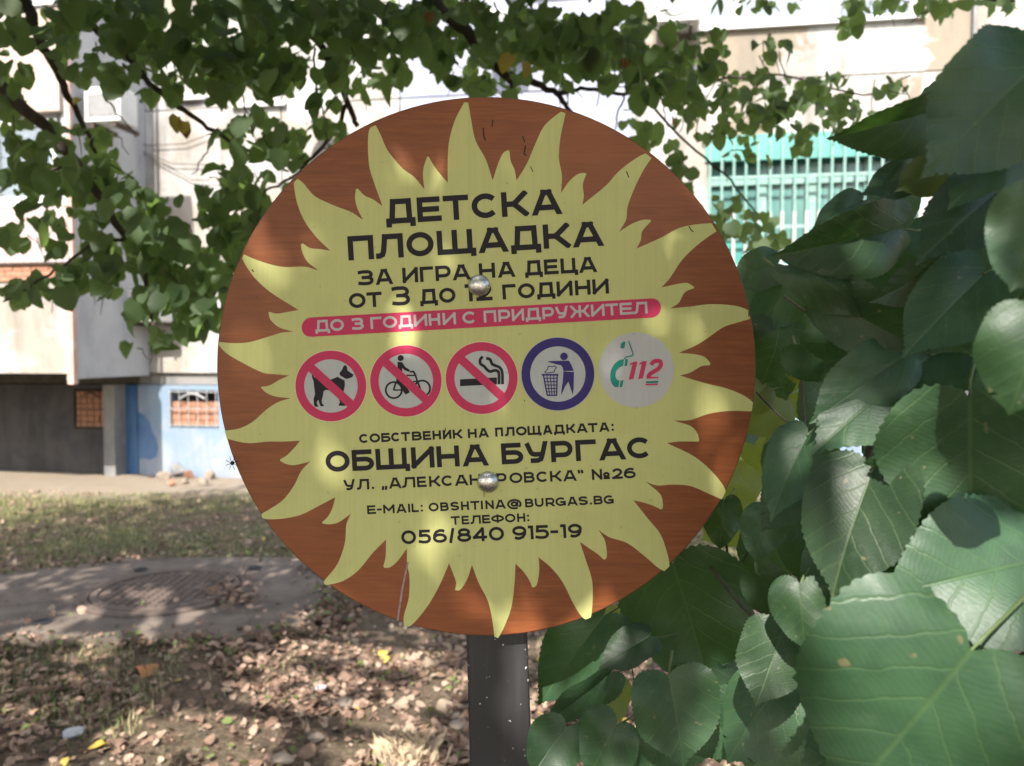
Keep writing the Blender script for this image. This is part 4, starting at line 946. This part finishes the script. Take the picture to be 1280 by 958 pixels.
# leaves further back in the shoot, olive where light comes through them
for (x, y, s_, d, ol) in [(930,600,34,1.5,1),(915,655,40,1.6,1),(945,560,30,1.4,1),(960,520,30,1.2,1),(935,530,26,1.3,0),(985,500,26,1.3,1),(940,500,24,1.1,1),(970,470,30,1.15,0),(1000,455,30,1.1,1),(765,880,30,1.2,1),(775,790,26,1.5,1),(1215,260,40,.8,0),(1190,370,50,.85,0),(1080,400,46,.9,0),
    (1060,470,50,.85,0),(1010,600,50,.9,0),(1060,640,56,.85,0),(1130,560,60,.8,0),(960,700,40,1.0,0),(1010,680,50,.85,0),(1080,740,60,.8,0),(1130,700,60,.75,0),(1000,840,60,.85,0),(900,900,60,.95,0),
    (1240,420,60,.8,0),(1240,620,60,.7,0),(1180,780,60,.7,0),(960,930,50,.9,0),(1200,180,60,.8,0),(1260,150,50,.75,0),(1120,260,30,.8,0),(940,470,22,1.2,1),(1150,320,40,.85,0),(1270,330,50,.8,0),(980,560,26,1.1,1),(1250,760,60,.7,0),(870,790,40,1.1,0),(1090,330,30,.9,0),
    (1030,500,40,1.0,0),(920,740,24,1.3,1),(740,930,30,1.2,0),(850,930,40,1.1,0),(1010,380,34,1.1,0),(950,370,26,1.1,0),(1260,520,50,.75,0),(1170,640,60,.8,0),(1060,860,60,.8,0)]:
    a_ = random.uniform(60, 130) if not ol else random.uniform(40, 150)
    dx, dy = math.cos(R(a_)) * s_, math.sin(R(a_)) * s_
    put_leaf(x - dx, y - dy, x + dx, y + dy, s_ * .95, d, d - .03, random.uniform(-35, 35), MID[2] if ol else MID[random.randrange(2)])
for pts, r0 in [([(1150,1500,.95),(1140,1100,.85),(1120,900,.76),(1090,760,.72),(1075,640,.72),(1100,520,.74),(1160,400,.76),(1215,280,.74),(1275,170,.68),(1330,60,.62)], .006),
                ([(1120,900,.76),(1010,830,.85),(930,760,.9),(880,700,.95),(840,690,.95)], .0035), ([(1090,760,.72),(1030,650,.82),(1008,560,.9),(1004,500,.95),(1000,445,.95)], .003),
                ([(1008,535,.9),(985,528,.95),(962,508,1.0),(945,490,1.0)], .002), ([(1100,520,.74),(1040,420,.78),(980,370,.82)], .003), ([(1140,1100,.85),(900,1000,.9),(780,930,.92),(715,900,.92)], .003),
                ([(1215,280,.74),(1150,220,.7),(1110,190,.68)], .0025), ([(1120,900,.76),(1250,840,.55),(1340,760,.5)], .003), ([(905,640,1.0),(910,700,1.02),(920,780,1.05)], .0022), ([(956,648,1.0),(930,700,1.0),(915,730,1.0)], .0022),([(782,770,1.1),(786,800,1.1),(792,850,1.0)],.0018)]:
    P_ = [at(*p) for p in pts]
    if pts[0][1] == 1500: P_[0] = Vector((.72, .95, -.02))
    P_ = smooth_open(P_, 4); n = len(P_)
    MB().tube(P_, [r0 * (1 - .6 * i / n) for i in range(n)], 8).build('stem', STEM, shrub, True)

# ------------------------------------------------------------------ overhanging linden tree
TB = Vector((-2.3, 1.0, 0))
tree = empty('linden_tree', TB, 'large linden tree whose dark leafy branches hang over the sign in front of the building', 'tree')
trunk = [TB, TB + Vector((.03, .02, .8)), TB + Vector((-.03, .05, 1.8)), TB + Vector((.05, 0, 2.6)), TB + Vector((.0, -.2, 3.6)), TB + Vector((-.2, -.5, 5.0))]
MB().tube(smooth_open(trunk, 4), list(np.linspace(.22, .08, 21)), 16).build('trunk', BARK, tree, True)
def branch(pts, r0, r1, start=None):
    P_ = [at(*p) for p in pts]
    if start is not None: P_ = [start, start.lerp(P_[0], .5) + Vector((0, 0, .25))] + P_
    P_ = smooth_open(P_, 5); n = len(P_)
    P_ = [p + Vector((random.uniform(-1, 1), random.uniform(-1, 1), random.uniform(-1, 1))) * .006 for p in P_]
    MB().tube(P_, [r0 + (r1 - r0) * (i / n) for i in range(n)], 8).build('branch', BARK, tree, True)
t26 = trunk[3]; t36 = trunk[4]
branch([(-10,-80,3.0),(34,6,3.0),(45,44,3.0),(67,81,3.0),(86,122,3.05),(103,154,3.1),(120,190,3.1)], .03, .006, t26)
branch([(-60,60,2.9),(34,138,2.9),(66,172,2.9),(97,204,2.9),(125,248,2.9),(160,298,2.95),(178,330,3.0),(190,400,3.0)], .03, .006, t26)
branch([(90,0,3.2),(138,50,3.2),(200,116,3.2),(238,144,3.2),(276,169,3.2),(313,191,3.2),(362,216,3.2)], .02, .004, t36)
branch([(355,-60,3.1),(375,0,3.1),(393,39,3.1),(411,78,3.1),(434,129,3.15),(446,158,3.2)], .026, .010, t36)
branch([(434,129,3.15),(418,164,3.2),(372,215,3.2),(330,240,3.2)], .010, .004)
branch([(480,-80,3.1),(551,12,3.1),(583,39,3.1),(610,74,3.1),(633,94,3.1),(665,103,3.1),(696,117,3.15),(713,140,3.2)], .035, .008, t36)
branch([(696,117,3.15),(727,111,3.2),(770,116,3.2),(805,117,3.2),(829,111,3.2),(900,100,3.3),(980,95,3.3),(1080,118,3.4),(1140,95,3.4)], .009, .003)
branch([(803,117,3.2),(839,160,3.2),(893,207,3.2),(936,254,3.2),(960,290,3.2)], .006, .003)
branch([(633,94,3.1),(640,115,3.1),(641,140,3.1)], .010, .006); branch([(393,60,3.1),(397,117,3.1),(407,152,3.1)], .005, .003)
branch([(600,-20,3.1),(575,12,3.1),(565,22,3.1)], .01, .008); branch([(160,298,2.95),(110,310,2.9),(60,345,2.9),(5,378,2.9)], .007, .003)
branch([(97,204,2.9),(60,215,2.9),(20,225,2.9)], .006, .003); branch([(165,300,3.0),(220,340,3.0),(260,370,3.0)], .006, .003)
branch([(1000,-60,2.9),(1080,-20,2.9),(1180,-5,2.9),(1270,0,2.9)], .012, .004, None)
branch([(480,-80,3.1),(700,-100,3.0),(1000,-60,2.9)], .02, .012)
for x, y, dx, dy in [(755,85,-10,50),(780,118,-16,60),(825,112,10,50),(700,45,5,60),(300,110,20,70),(220,60,0,60),(950,100,-20,50),(1020,110,10,60),(870,105,-20,60),(490,60,-10,60),(270,170,-30,50),(130,120,40,50),(430,40,30,60)]:
    branch([(x, y, 3.15), (x + dx * .5, y + dy * .5, 3.15), (x + dx, y + dy, 3.15)], .004, .0015)
def leafM(p, size, down, yaw, tilt):
    # leaf hangs from p: local Y = tip direction
    return p, size, down, yaw, tilt
BL = [(20,25,50,30,1),(10,75,25,30,.6),(105,45,50,50,1.2),(168,100,26,26,.8),(8,150,22,55,.9),(30,215,36,38,.9),(70,200,40,45,.8),(22,285,24,20,.6),(112,190,40,35,.9),(140,245,45,38,1),(205,265,50,22,1),(285,250,45,28,1),(335,240,36,28,.9),(290,212,40,12,.5),
 (200,300,75,40,1.1),(265,320,60,42,1),(310,275,45,45,1),(45,362,48,16,1.3),(92,338,28,18,1.2),(125,332,20,20,.9),(145,345,28,20,.9),(205,385,48,32,.9),(250,365,38,50,1),(285,345,30,50,.9),(225,340,50,35,.9),(182,428,26,16,1.1),(230,405,26,20,.8),(262,395,8,20,.6),
 (205,40,55,42,1.2),(280,45,65,45,1.2),(228,96,30,20,.8),(300,105,42,50,1),(350,55,45,50,1.1),(320,165,50,22,.7),(400,30,45,35,1.2),(460,35,60,38,1.2),(425,100,34,42,.8),(485,85,32,26,.9),(368,170,28,34,.9),(412,165,22,22,.7),
 (555,45,60,38,1.3),(590,95,26,30,1),(650,40,65,38,1.3),(700,58,55,32,1.2),(760,40,60,40,1.3),(812,50,46,40,1.2),(638,98,20,18,.8),(840,82,50,28,1.1),(765,82,36,22,.7),(705,98,10,10,1.2),(800,110,22,16,.7),
 (500,10,200,16,1.2),(250,10,200,18,1.2),(80,160,22,20,.5),(60,260,40,24,.7),(100,300,34,20,.8),(350,250,26,26,.7),
 (870,112,50,28,.9),(905,150,60,26,.8),(955,112,60,28,.9),(1000,140,66,26,.8),(1050,112,40,22,.8),(1068,150,34,18,.7),(1110,105,22,12,.7),(885,60,30,26,.8),(968,60,20,16,.8),(830,195,22,32,.9),(852,228,20,28,.9),(905,265,40,22,.6),(940,285,36,22,.7),(965,302,22,16,.6),(935,190,30,14,.4),
 (1062,18,14,22,1.2),(1085,2,20,12,1),(1165,8,26,14,1),(1130,0,30,8,.8),(1250,4,18,9,.9),(935,5,60,10,.5),(780,150,10,12,.4),(1000,175,20,10,.7),(1240,0,40,6,.7),(810,165,16,14,.5)]
leaves = []
for cx, cy, rx, ry, dn in BL:
    n = int(dn * math.pi * rx * ry / 86) + 1
    if cx > 860: n = int(n * 1.7)
    for _ in range(n):
        while True:
            a_, b_ = random.uniform(-1, 1), random.uniform(-1, 1)
            if a_ * a_ + b_ * b_ < 1: break
        # clumping: snap towards twig nodes
        x, y = cx + a_ * rx, cy + b_ * ry
        if mn.noise(Vector((x * .045, y * .045, 1.3))) < -.28: continue
        leaves.append((x, y, random.uniform(2.6, 3.9), random.uniform(.032, .088) if cx < 860 else random.uniform(.03, .058)))
def mk(p, size, rnd=random):
    down = Vector((rnd.uniform(-.7, .7), rnd.uniform(-.7, .7), -1)).normalized()
    nrm = Vector((rnd.uniform(-.8, .8), rnd.uniform(-1.2, -.1), rnd.uniform(-.2, .8))).normalized()
    Y = (down - nrm * down.dot(nrm)).normalized(); X = Y.cross(nrm)
    return Matrix(((X.x * size, Y.x * size, nrm.x * size, p.x), (X.y * size, Y.y * size, nrm.y * size, p.y), (X.z * size, Y.z * size, nrm.z * size, p.z), (0, 0, 0, 1)))
cand = []
for x, y, d, s_ in leaves: cand.append((s_ / d, mk(at(x, y, d), s_), x, y))
cand.sort(key=lambda c: -c[0])
ylw = {(645, 75), (655, 68), (66, 95)}
for i, c in enumerate(cand[:290]):
    o_ = bpy.data.objects.new('leaf', SM[i % 6][0]); col.objects.link(o_); o_.parent = tree; o_.matrix_local = Matrix.Translation(-TB) @ c[1]
for (x, y, s_) in [(640,70,.065),(655,78,.05),(222,146,.055),(230,152,.04),(100,124,.03)]:
    o_ = bpy.data.objects.new('leaf', SMY[0]); col.objects.link(o_); o_.parent = tree; o_['label'] = 'yellowing leaf'; o_.matrix_local = Matrix.Translation(-TB) @ mk(at(x, y, 2.6), s_)
for (x, y, s_) in [(785,75,.04),(232,160,.035),(540,18,.04),(840,150,.035)]:
    o_ = bpy.data.objects.new('leaf', SMB[0]); col.objects.link(o_); o_.parent = tree; o_['label'] = 'withered brown leaf'; o_.matrix_local = Matrix.Translation(-TB) @ mk(at(x, y, 2.7), s_)
def joined(mats, base, name, mat, parent, kinds=None):
    V = []; Fc = []; UVs = []
    for i, M_ in enumerate(mats):
        _, vs, fs = base[i % len(base)]; A_ = np.array(M_)[:3]; V.append(vs @ A_[:, :3].T + A_[:, 3]); 
        n0 = i * len(vs); Fc += [tuple(k + n0 for k in f) for f in fs]; UVs.append(vs[:, :2] + 0)
    m = MB(); m.v = [tuple(v) for v in np.concatenate(V)]; m.f = Fc; m.uv = np.concatenate(UVs)
    return m.build(name, mat, parent, True, kind='stuff')
joined([c[1] for c in cand[290:]], SM, 'foliage', LFT, tree)
tw = MB()
for k in range(130):
    bl = BL[random.randrange(len(BL))]; x, y = bl[0] + random.uniform(-1, 1) * bl[2], bl[1] + random.uniform(-1.1, .9) * bl[3]; d = random.uniform(2.7, 3.6)
    a_ = random.gauss(60, 50); l_ = random.uniform(12, 34); q = [at(x + l_ * j / 3 * math.cos(R(a_)) + random.uniform(-2, 2), y + l_ * j / 3 * math.sin(R(a_)) + random.uniform(-2, 2) + j * j, d) for j in range(4)]
    tw.tube(q, [.0028, .0024, .002, .0012], 4)
tw.build('twig', BARK, tree, kind='stuff')
# rest of the crown: over and behind the camera, it throws the dappled shade
def inview(p):
    q = topix(p); return q is not None and -25 < q[0] < 1305 and -25 < q[1] < 985
can = []
QUAD = (None, np.array([(0, 0, 0), (.42, .1, .1), (.45, .45, .06), (0, 1.05, -.12), (-.45, .45, .06), (-.42, .1, .1)], 'f'), [(0, 1, 2, 3), (0, 3, 4, 5)])
CR = random.Random(11)
def dens(p): return mn.noise(p * 1.35) + .6 * mn.noise(p * 3.1)
HOLES = []
for hx, hy, hd, hr in [(640,765,SY,.026),(318,400,SY,.030),(345,300,SY,.022),(500,180,SY,.018),
        (1070,660,.55,.052),(1055,600,.6,.04),(1060,680,.6,.045),(1030,850,.41,.036),(1250,900,.41,.03),(1180,560,.5,.04),(1135,545,.5,.03),(1160,500,.5,.02),(1065,620,.55,.04),(1240,690,.45,.03),(1050,850,.41,.026),(1240,880,.41,.03),(880,745,.84,.035),(1275,400,.45,.03),(850,900,.77,.03),(700,940,.82,.04),(1000,830,.66,.025),(1250,250,.5,.02),(1080,440,.62,.025),(760,940,.8,.03),(1040,600,.56,.03),(1075,660,.55,.035),(1150,700,.46,.025),(1270,830,.41,.03),(950,800,.68,.03),(720,950,.82,.03),(1150,180,.6,.02),(700,960,.84,.03)]:
    q = at(hx, hy, hd); HOLES.append((Vector((q.x - SUN.x / SUN.z * q.z, q.y - SUN.y / SUN.z * q.z, 0)), hr * 1.25 + (.014 if hd != SY else (.02 if hy > 700 else .005))))
for hx, hy, hr in [(450,800,.13),(500,790,.1),(260,900,.10),(330,880,.10),(480,945,.10),(150,900,.08),(235,772,.03),(120,768,.05),(300,930,.08),(60,790,.05),(420,850,.08),(560,850,.07),(170,930,.08),(700,800,.1),(960,690,.2),(380,770,.05)]:
    q = onground(hx, hy); HOLES.append((Vector((q.x, q.y, 0)), hr * 1.35 + .06))
tries = 0
while len(can) < 42000 and tries < 400000:
    tries += 1
    p = Vector((CR.uniform(-6.6, 2.8), CR.uniform(-5.6, 4.6), 2.75 + 2.9 * CR.random() ** 1.3))
    if ((p.x + 1.9) / 4.7) ** 2 + ((p.y + .4) / 5.2) ** 2 > 1: continue
    if inview(p) or (p - Vector((0, 0, 1.5))).length < 1.2: continue
    g2 = Vector((p.x - SUN.x / SUN.z * p.z, p.y - SUN.y / SUN.z * p.z, 0))
    onsign = -.2 < g2.x < 1.0 and 1.4 < g2.y < 2.75
    if not onsign and dens(p) < -.30: continue
    if -2.8 < g2.x < 1.4 and 2.75 < g2.y < 5.0:
        if mn.noise(g2 * 3.2 + Vector((0, 0, 9))) + .5 * mn.noise(g2 * 8) > (.0 if g2.y < 4.2 else .25): continue
    if any((g2 - h).length < hr for h, hr in HOLES): continue
    can.append(mk(p, CR.uniform(.07, .12), CR))
joined(can, [QUAD], 'foliage', LFC, tree)
for k in range(14):
    a_ = random.uniform(math.pi * .6, math.pi * 1.9); b0 = trunk[3 + k % 2]; L_ = random.uniform(2, 4)
    p1 = b0 + Vector((math.cos(a_) * L_ * .5, math.sin(a_) * L_ * .5, .7)); p2 = b0 + Vector((math.cos(a_) * L_, math.sin(a_) * L_, 1.0))
    if inview(p1) or inview(p2): continue
    MB().tube(smooth_open([b0, p1, p2], 4), list(np.linspace(.05, .01, 9)), 7).build('branch', BARK, tree, True)

# ------------------------------------------------------------------ litter, grass, stones
DRY = []
for nm, c1, c2 in (('dry_leaf_tan', (.44, .31, .23), (.32, .21, .15)), ('dry_leaf_brown', (.25, .16, .115), (.16, .10, .07)), ('dry_leaf_pale', (.38, .30, .22), (.28, .21, .15)), ('dry_leaf_yellow', (.55, .42, .10), (.40, .28, .06)), ('dry_leaf_green', (.10, .15, .04), (.16, .18, .06))):
    DRY.append(simple(nm, c1, c2, 30, .75, .3, .4, .003))
def curled(c): 
    pts = [(0, -.1), (.32, -.05), (.45, .3), (.3, .7), (0, 1.0), (-.3, .7), (-.45, .3), (-.32, -.05), (0, .35)]
    vs = [(x, y - .4, c * (x * x * 1.6 + (y - .4) ** 2 * .6)) for x, y in pts]
    return (None, np.array(vs, 'f'), [(0, 1, 2, 8), (8, 2, 3, 4), (8, 4, 5, 6), (0, 8, 6, 7)])
CUL = [curled(c) for c in (.2, .6, 1.0, -.4)]
LRn = random.Random(5)
bins = [[] for _ in DRY]
def onslab(x, y): return len([1 for k in range(len(sp)) if ((sp[k][1] > y) != (sp[(k+1) % len(sp)][1] > y)) and x < (sp[(k+1) % len(sp)][0] - sp[k][0]) * (y - sp[k][1]) / (sp[(k+1) % len(sp)][1] - sp[k][1]) + sp[k][0]]) % 2 == 1
cnt = 0
while cnt < 24000:
    y = 2.3 + 6.2 * LRn.random() ** 1.7; x = LRn.uniform(-.72, .72) * y
    dn = mn.noise(Vector((x * 1.2, y * 1.2, 7)))
    if y > 5.2 and LRn.random() > .35: continue
    if dn < -.08 and LRn.random() > .22: continue
    sb = onslab(x, y)
    if sb and LRn.random() > (.02 if y > 4.6 else .07): continue
    s_ = LRn.uniform(.011, .040) if LRn.random() > .05 else LRn.uniform(.04, .07); z = (hz + .01 if sb else gh(x, y)) + .006 + LRn.random() * .012
    M_ = Matrix.Translation((x, y, z)) @ Euler((LRn.gauss(0, .5), LRn.gauss(0, .5) + (math.pi if LRn.random() < .4 else 0), LRn.uniform(0, 6.28))).to_matrix().to_4x4() @ Matrix.Scale(s_, 4)
    bins[LRn.choices(range(5), (26, 46, 5, .6, 4))[0]].append(M_); cnt += 1
for _ in range(130):
    p = onground(LRn.gauss(300, 16), LRn.gauss(742, 12), hz); 
    bins[LRn.choice((0, 1, 1))].append(Matrix.Translation((p.x, p.y, hz + .02 + LRn.random() * .012)) @ Euler((LRn.gauss(0, .5), LRn.gauss(0, .5), LRn.uniform(0, 6.28))).to_matrix().to_4x4() @ Matrix.Scale(LRn.uniform(.015, .05), 4))
for k in range(900):      # litter drifted over the slab's front edge
    i = LRn.randrange(len(outer)); q = Vector(outer[i]).lerp(Vector(outer[(i + 1) % len(outer)]), LRn.random()); q = q + (Vector((mc.x, mc.y)) - q).normalized() * LRn.gauss(-.02, .07)
    bins[LRn.choice((0, 1, 1, 4))].append(Matrix.Translation((q.x, q.y, hz + .012)) @ Euler((LRn.gauss(0, .5), LRn.gauss(0, .5), LRn.uniform(0, 6.28))).to_matrix().to_4x4() @ Matrix.Scale(LRn.uniform(.012, .04), 4))
for b_, m_ in zip(bins, DRY):
    o_ = joined(b_, CUL, 'leaf_litter', m_, None); tag(o_, 'dry fallen leaves scattered over the shaded bare soil', 'leaf litter')
# grass blades
GR = [simple('grass_green', (.09, .14, .035), (.15, .18, .06), 20, .6, .3), simple('grass_dry', (.28, .25, .12), (.38, .32, .18), 20, .7, .3)]
for gi in range(2):
    m = MB(); k = 0; gr_ = random.Random(20 + gi)
    while k < 15000:
        y = 2.5 + 6.0 * gr_.random(); x = gr_.uniform(-.72, .45) * y
        dn = mn.noise(Vector((x * .9, y * .9, 11)))
        near = y < 5.6
        if near and (x > -1.0 - .15 * y or dn < -.05) and gr_.random() > .03: continue
        if near and gr_.random() < .5: continue
        if not near and dn < -.25 and gr_.random() > .3: continue
        if onslab(x, y): continue
        h = gr_.uniform(.02, .055) * (1.1 if near else 1); a_ = gr_.uniform(0, 6.28); b_ = gr_.gauss(0, .6); cx_, sx_ = math.cos(a_) * .0028, math.sin(a_) * .0028; z = gh(x, y) - .003
        n0 = len(m.v); lx, ly = math.cos(a_ + 1.57) * h * b_, math.sin(a_ + 1.57) * h * b_
        m.v += [(x - cx_, y - sx_, z), (x + cx_, y + sx_, z), (x + lx * .4 + cx_ * .7, y + ly * .4 + sx_ * .7, z + h * .6), (x + lx * .4 - cx_ * .7, y + ly * .4 - sx_ * .7, z + h * .6), (x + lx, y + ly, z + h)]
        m.f += [(n0, n0 + 1, n0 + 2, n0 + 3), (n0 + 3, n0 + 2, n0 + 4)]; k += 1
    o_ = m.build('grass', GR[gi], None, kind='stuff'); tag(o_, ['short green grass growing in tufts on the soil', 'short dry yellowish grass on the soil'][gi], 'grass')
BUF = simple('soil_grit', (.26, .21, .16), (.16, .12, .09), 20, .9)
m = MB(); gr_ = random.Random(44); p0 = onground(508, 945)
for _ in range(420):
    x = p0.x + gr_.gauss(0, .045); y = p0.y + gr_.gauss(0, .05); a_ = gr_.uniform(0, 6.28); h = gr_.uniform(.04, .11); b_ = gr_.uniform(.1, .8); z = gh(x, y)
    ca, sa = math.cos(a_), math.sin(a_); n0 = len(m.v)
    m.v += [(x - sa * .0016, y + ca * .0016, z), (x + sa * .0016, y - ca * .0016, z), (x + ca * h * b_ * .5, y + sa * h * b_ * .5, z + h * .7), (x + ca * h * b_, y + sa * h * b_, z + h * .85)]
    m.f += [(n0, n0 + 1, n0 + 2), (n0, n0 + 2, n0 + 3)]
o_ = m.build('dry_grass_tuft', simple('straw', (.48, .36, .24), (.58, .47, .33), 20, .7), None, kind='stuff'); tag(o_, 'tuft of pale straw-coloured dead grass left of the post at the bottom edge', 'grass')
m = MB()
for _ in range(120):
    y = gr_.uniform(2.5, 4.6); x = gr_.uniform(-.6, .3) * y; a_ = gr_.uniform(0, 6.28); l_ = gr_.uniform(.03, .13); z = gh(x, y) + .012
    m.tube([(x, y, z), (x + math.cos(a_) * l_ * .5, y + math.sin(a_) * l_ * .5, z + .01), (x + math.cos(a_ + .3) * l_, y + math.sin(a_ + .3) * l_, z)], [.002, .0018, .001], 4)
o_ = m.build('fallen_twigs', BARK, None, kind='stuff'); tag(o_, 'thin dead twigs lying among the dry leaves', 'twigs')
# small pebbles as stuff
m = MB(); gr_ = random.Random(31)
for _ in range(1500):
    y = 2.4 + 6.3 * gr_.random() ** 1.4; x = gr_.uniform(-.7, .7) * y; s_ = gr_.uniform(.004, .014); z = (hz if onslab(x, y) else gh(x, y))
    m.add([(x + s_, y, z), (x, y + s_, z), (x - s_, y, z), (x, y - s_, z), (x + s_ * .1, y, z + s_ * .9)], [(0, 1, 4), (1, 2, 4), (2, 3, 4), (3, 0, 4)])
o_ = m.build('gravel', BUF, None, kind='stuff'); tag(o_, 'small pale stones and grit on the soil', 'gravel')
# individual litter that stands out
def curl_obj(px, py, s_, mat, label, rz=0, name='fallen_leaf'):
    p = onground(px, py, .02); pts = CUL[1][1]
    me = bpy.data.meshes.new(name); me.from_pydata([tuple(v) for v in leaf_grid[0]], [], leaf_grid[1]); me.materials.append(mat)
    me.polygons.foreach_set('use_smooth', [True] * len(me.polygons))
    o_ = bpy.data.objects.new(name, me); col.objects.link(o_); o_.location = (p.x, p.y, max(gh(p.x, p.y), -.01) + .012); o_.scale = (s_,) * 3; o_.rotation_euler = (.5, .2, rz)
    tag(o_, label, 'leaf')
lm = leaf_mesh('tmp', DRY[0], 20, 3, 12, .35, .4, .08, 1, 3)
leaf_grid = ([(v.co.x, v.co.y - .5, v.co.z + .1) for v in lm.vertices], [tuple(p.vertices) for p in lm.polygons])
ORG = simple('orange_dry_leaf', (.48, .20, .07), (.36, .14, .05), 30, .7); YLF = simple('yellow_fallen_leaf', (.72, .48, .08), (.6, .36, .06), 20, .7)
curl_obj(181, 832, .11, ORG, 'large orange-brown curled fallen leaf just below the concrete slab', 1.0)
curl_obj(125, 928, .07, YLF, 'bright yellow fallen leaf near the white pebble', 2.2)
curl_obj(478, 811, .05, YLF, 'small yellow fallen leaf in the sunny patch below the sign', .4)
curl_obj(382, 882, .09, DRY[1], 'reddish-brown fallen leaf left of the sign post', 2.9)
curl_obj(500, 878, .08, DRY[2], 'pale greenish fallen leaf left of the sign post', 4.0)
curl_obj(560, 878, .08, DRY[2], 'pale beige fallen leaf closest to the sign post', 5.2)
def pebble(px, py, s_, mat, label, seed):
    rs = random.Random(seed); p = onground(px, py, .01); bm = bmesh.new(); bmesh.ops.create_icosphere(bm, subdivisions=3, radius=1)
    for v in bm.verts:
        v.co *= 1 + .28 * mn.noise(v.co * 1.3 + Vector((seed, 0, 0))); v.co.z *= .55; v.co.x *= 1.25
    me = bpy.data.meshes.new('stone'); bm.to_mesh(me); bm.free(); me.materials.append(mat); me.polygons.foreach_set('use_smooth', [True] * len(me.polygons))
    o_ = bpy.data.objects.new('stone', me); col.objects.link(o_); o_.location = (p.x, p.y, max(gh(p.x, p.y), -.01) + s_ * .45); o_.scale = (s_,) * 3; o_.rotation_euler = (0, 0, rs.uniform(0, 3)); tag(o_, label, 'stone')
WS = simple('white_stone', (.42, .44, .48), (.50, .50, .5), 20, .7); BS = simple('buff_stone', (.30, .24, .19), (.24, .19, .15), 14, .8)
pebble(91, 914, .032, WS, 'smooth bluish-white pebble in the shaded litter at lower left', 1)
pebble(353, 949, .034, BS, 'buff stone at the bottom edge left of the sign post', 2)
pebble(395, 922, .026, BS, 'small pale flat stone among dry leaves above the buff stone', 3)
pebble(401, 858, .024, WS, 'small whitish stone in the litter below the disc', 4)
pebble(432, 878, .034, BS, 'flat buff stone in the litter below the disc', 5)
pebble(570, 905, .03, BS, 'rounded pinkish stone beside the sign post', 6)
pebble(112, 790, .03, BS, 'pale stone lying at the front edge of the concrete slab', 7)
# spider on the rim of the sign
c = S(290.5, 579, .002); spd = empty('spider', c, 'tiny dark spider on the lower left rim of the round sign', 'spider')
m = MB().lathe(c, (.3, -1, .5), [(.0001, -.003), (.0018, -.002), (.0024, 0), (.0016, .0025), (.0001, .0035)], 10); m.build('body', DKM, spd, True)
for i in range(8):
    a_ = R(20 + 45 * i); d = Vector((math.cos(a_), 0, math.sin(a_)))
    MB().tube([c, c + d * .004 + Vector((0, -.002, 0)), c + d * .008], .0003, 4).build('leg', DKM, spd)
print('tree leaves', len(cand), 'canopy', len(can))
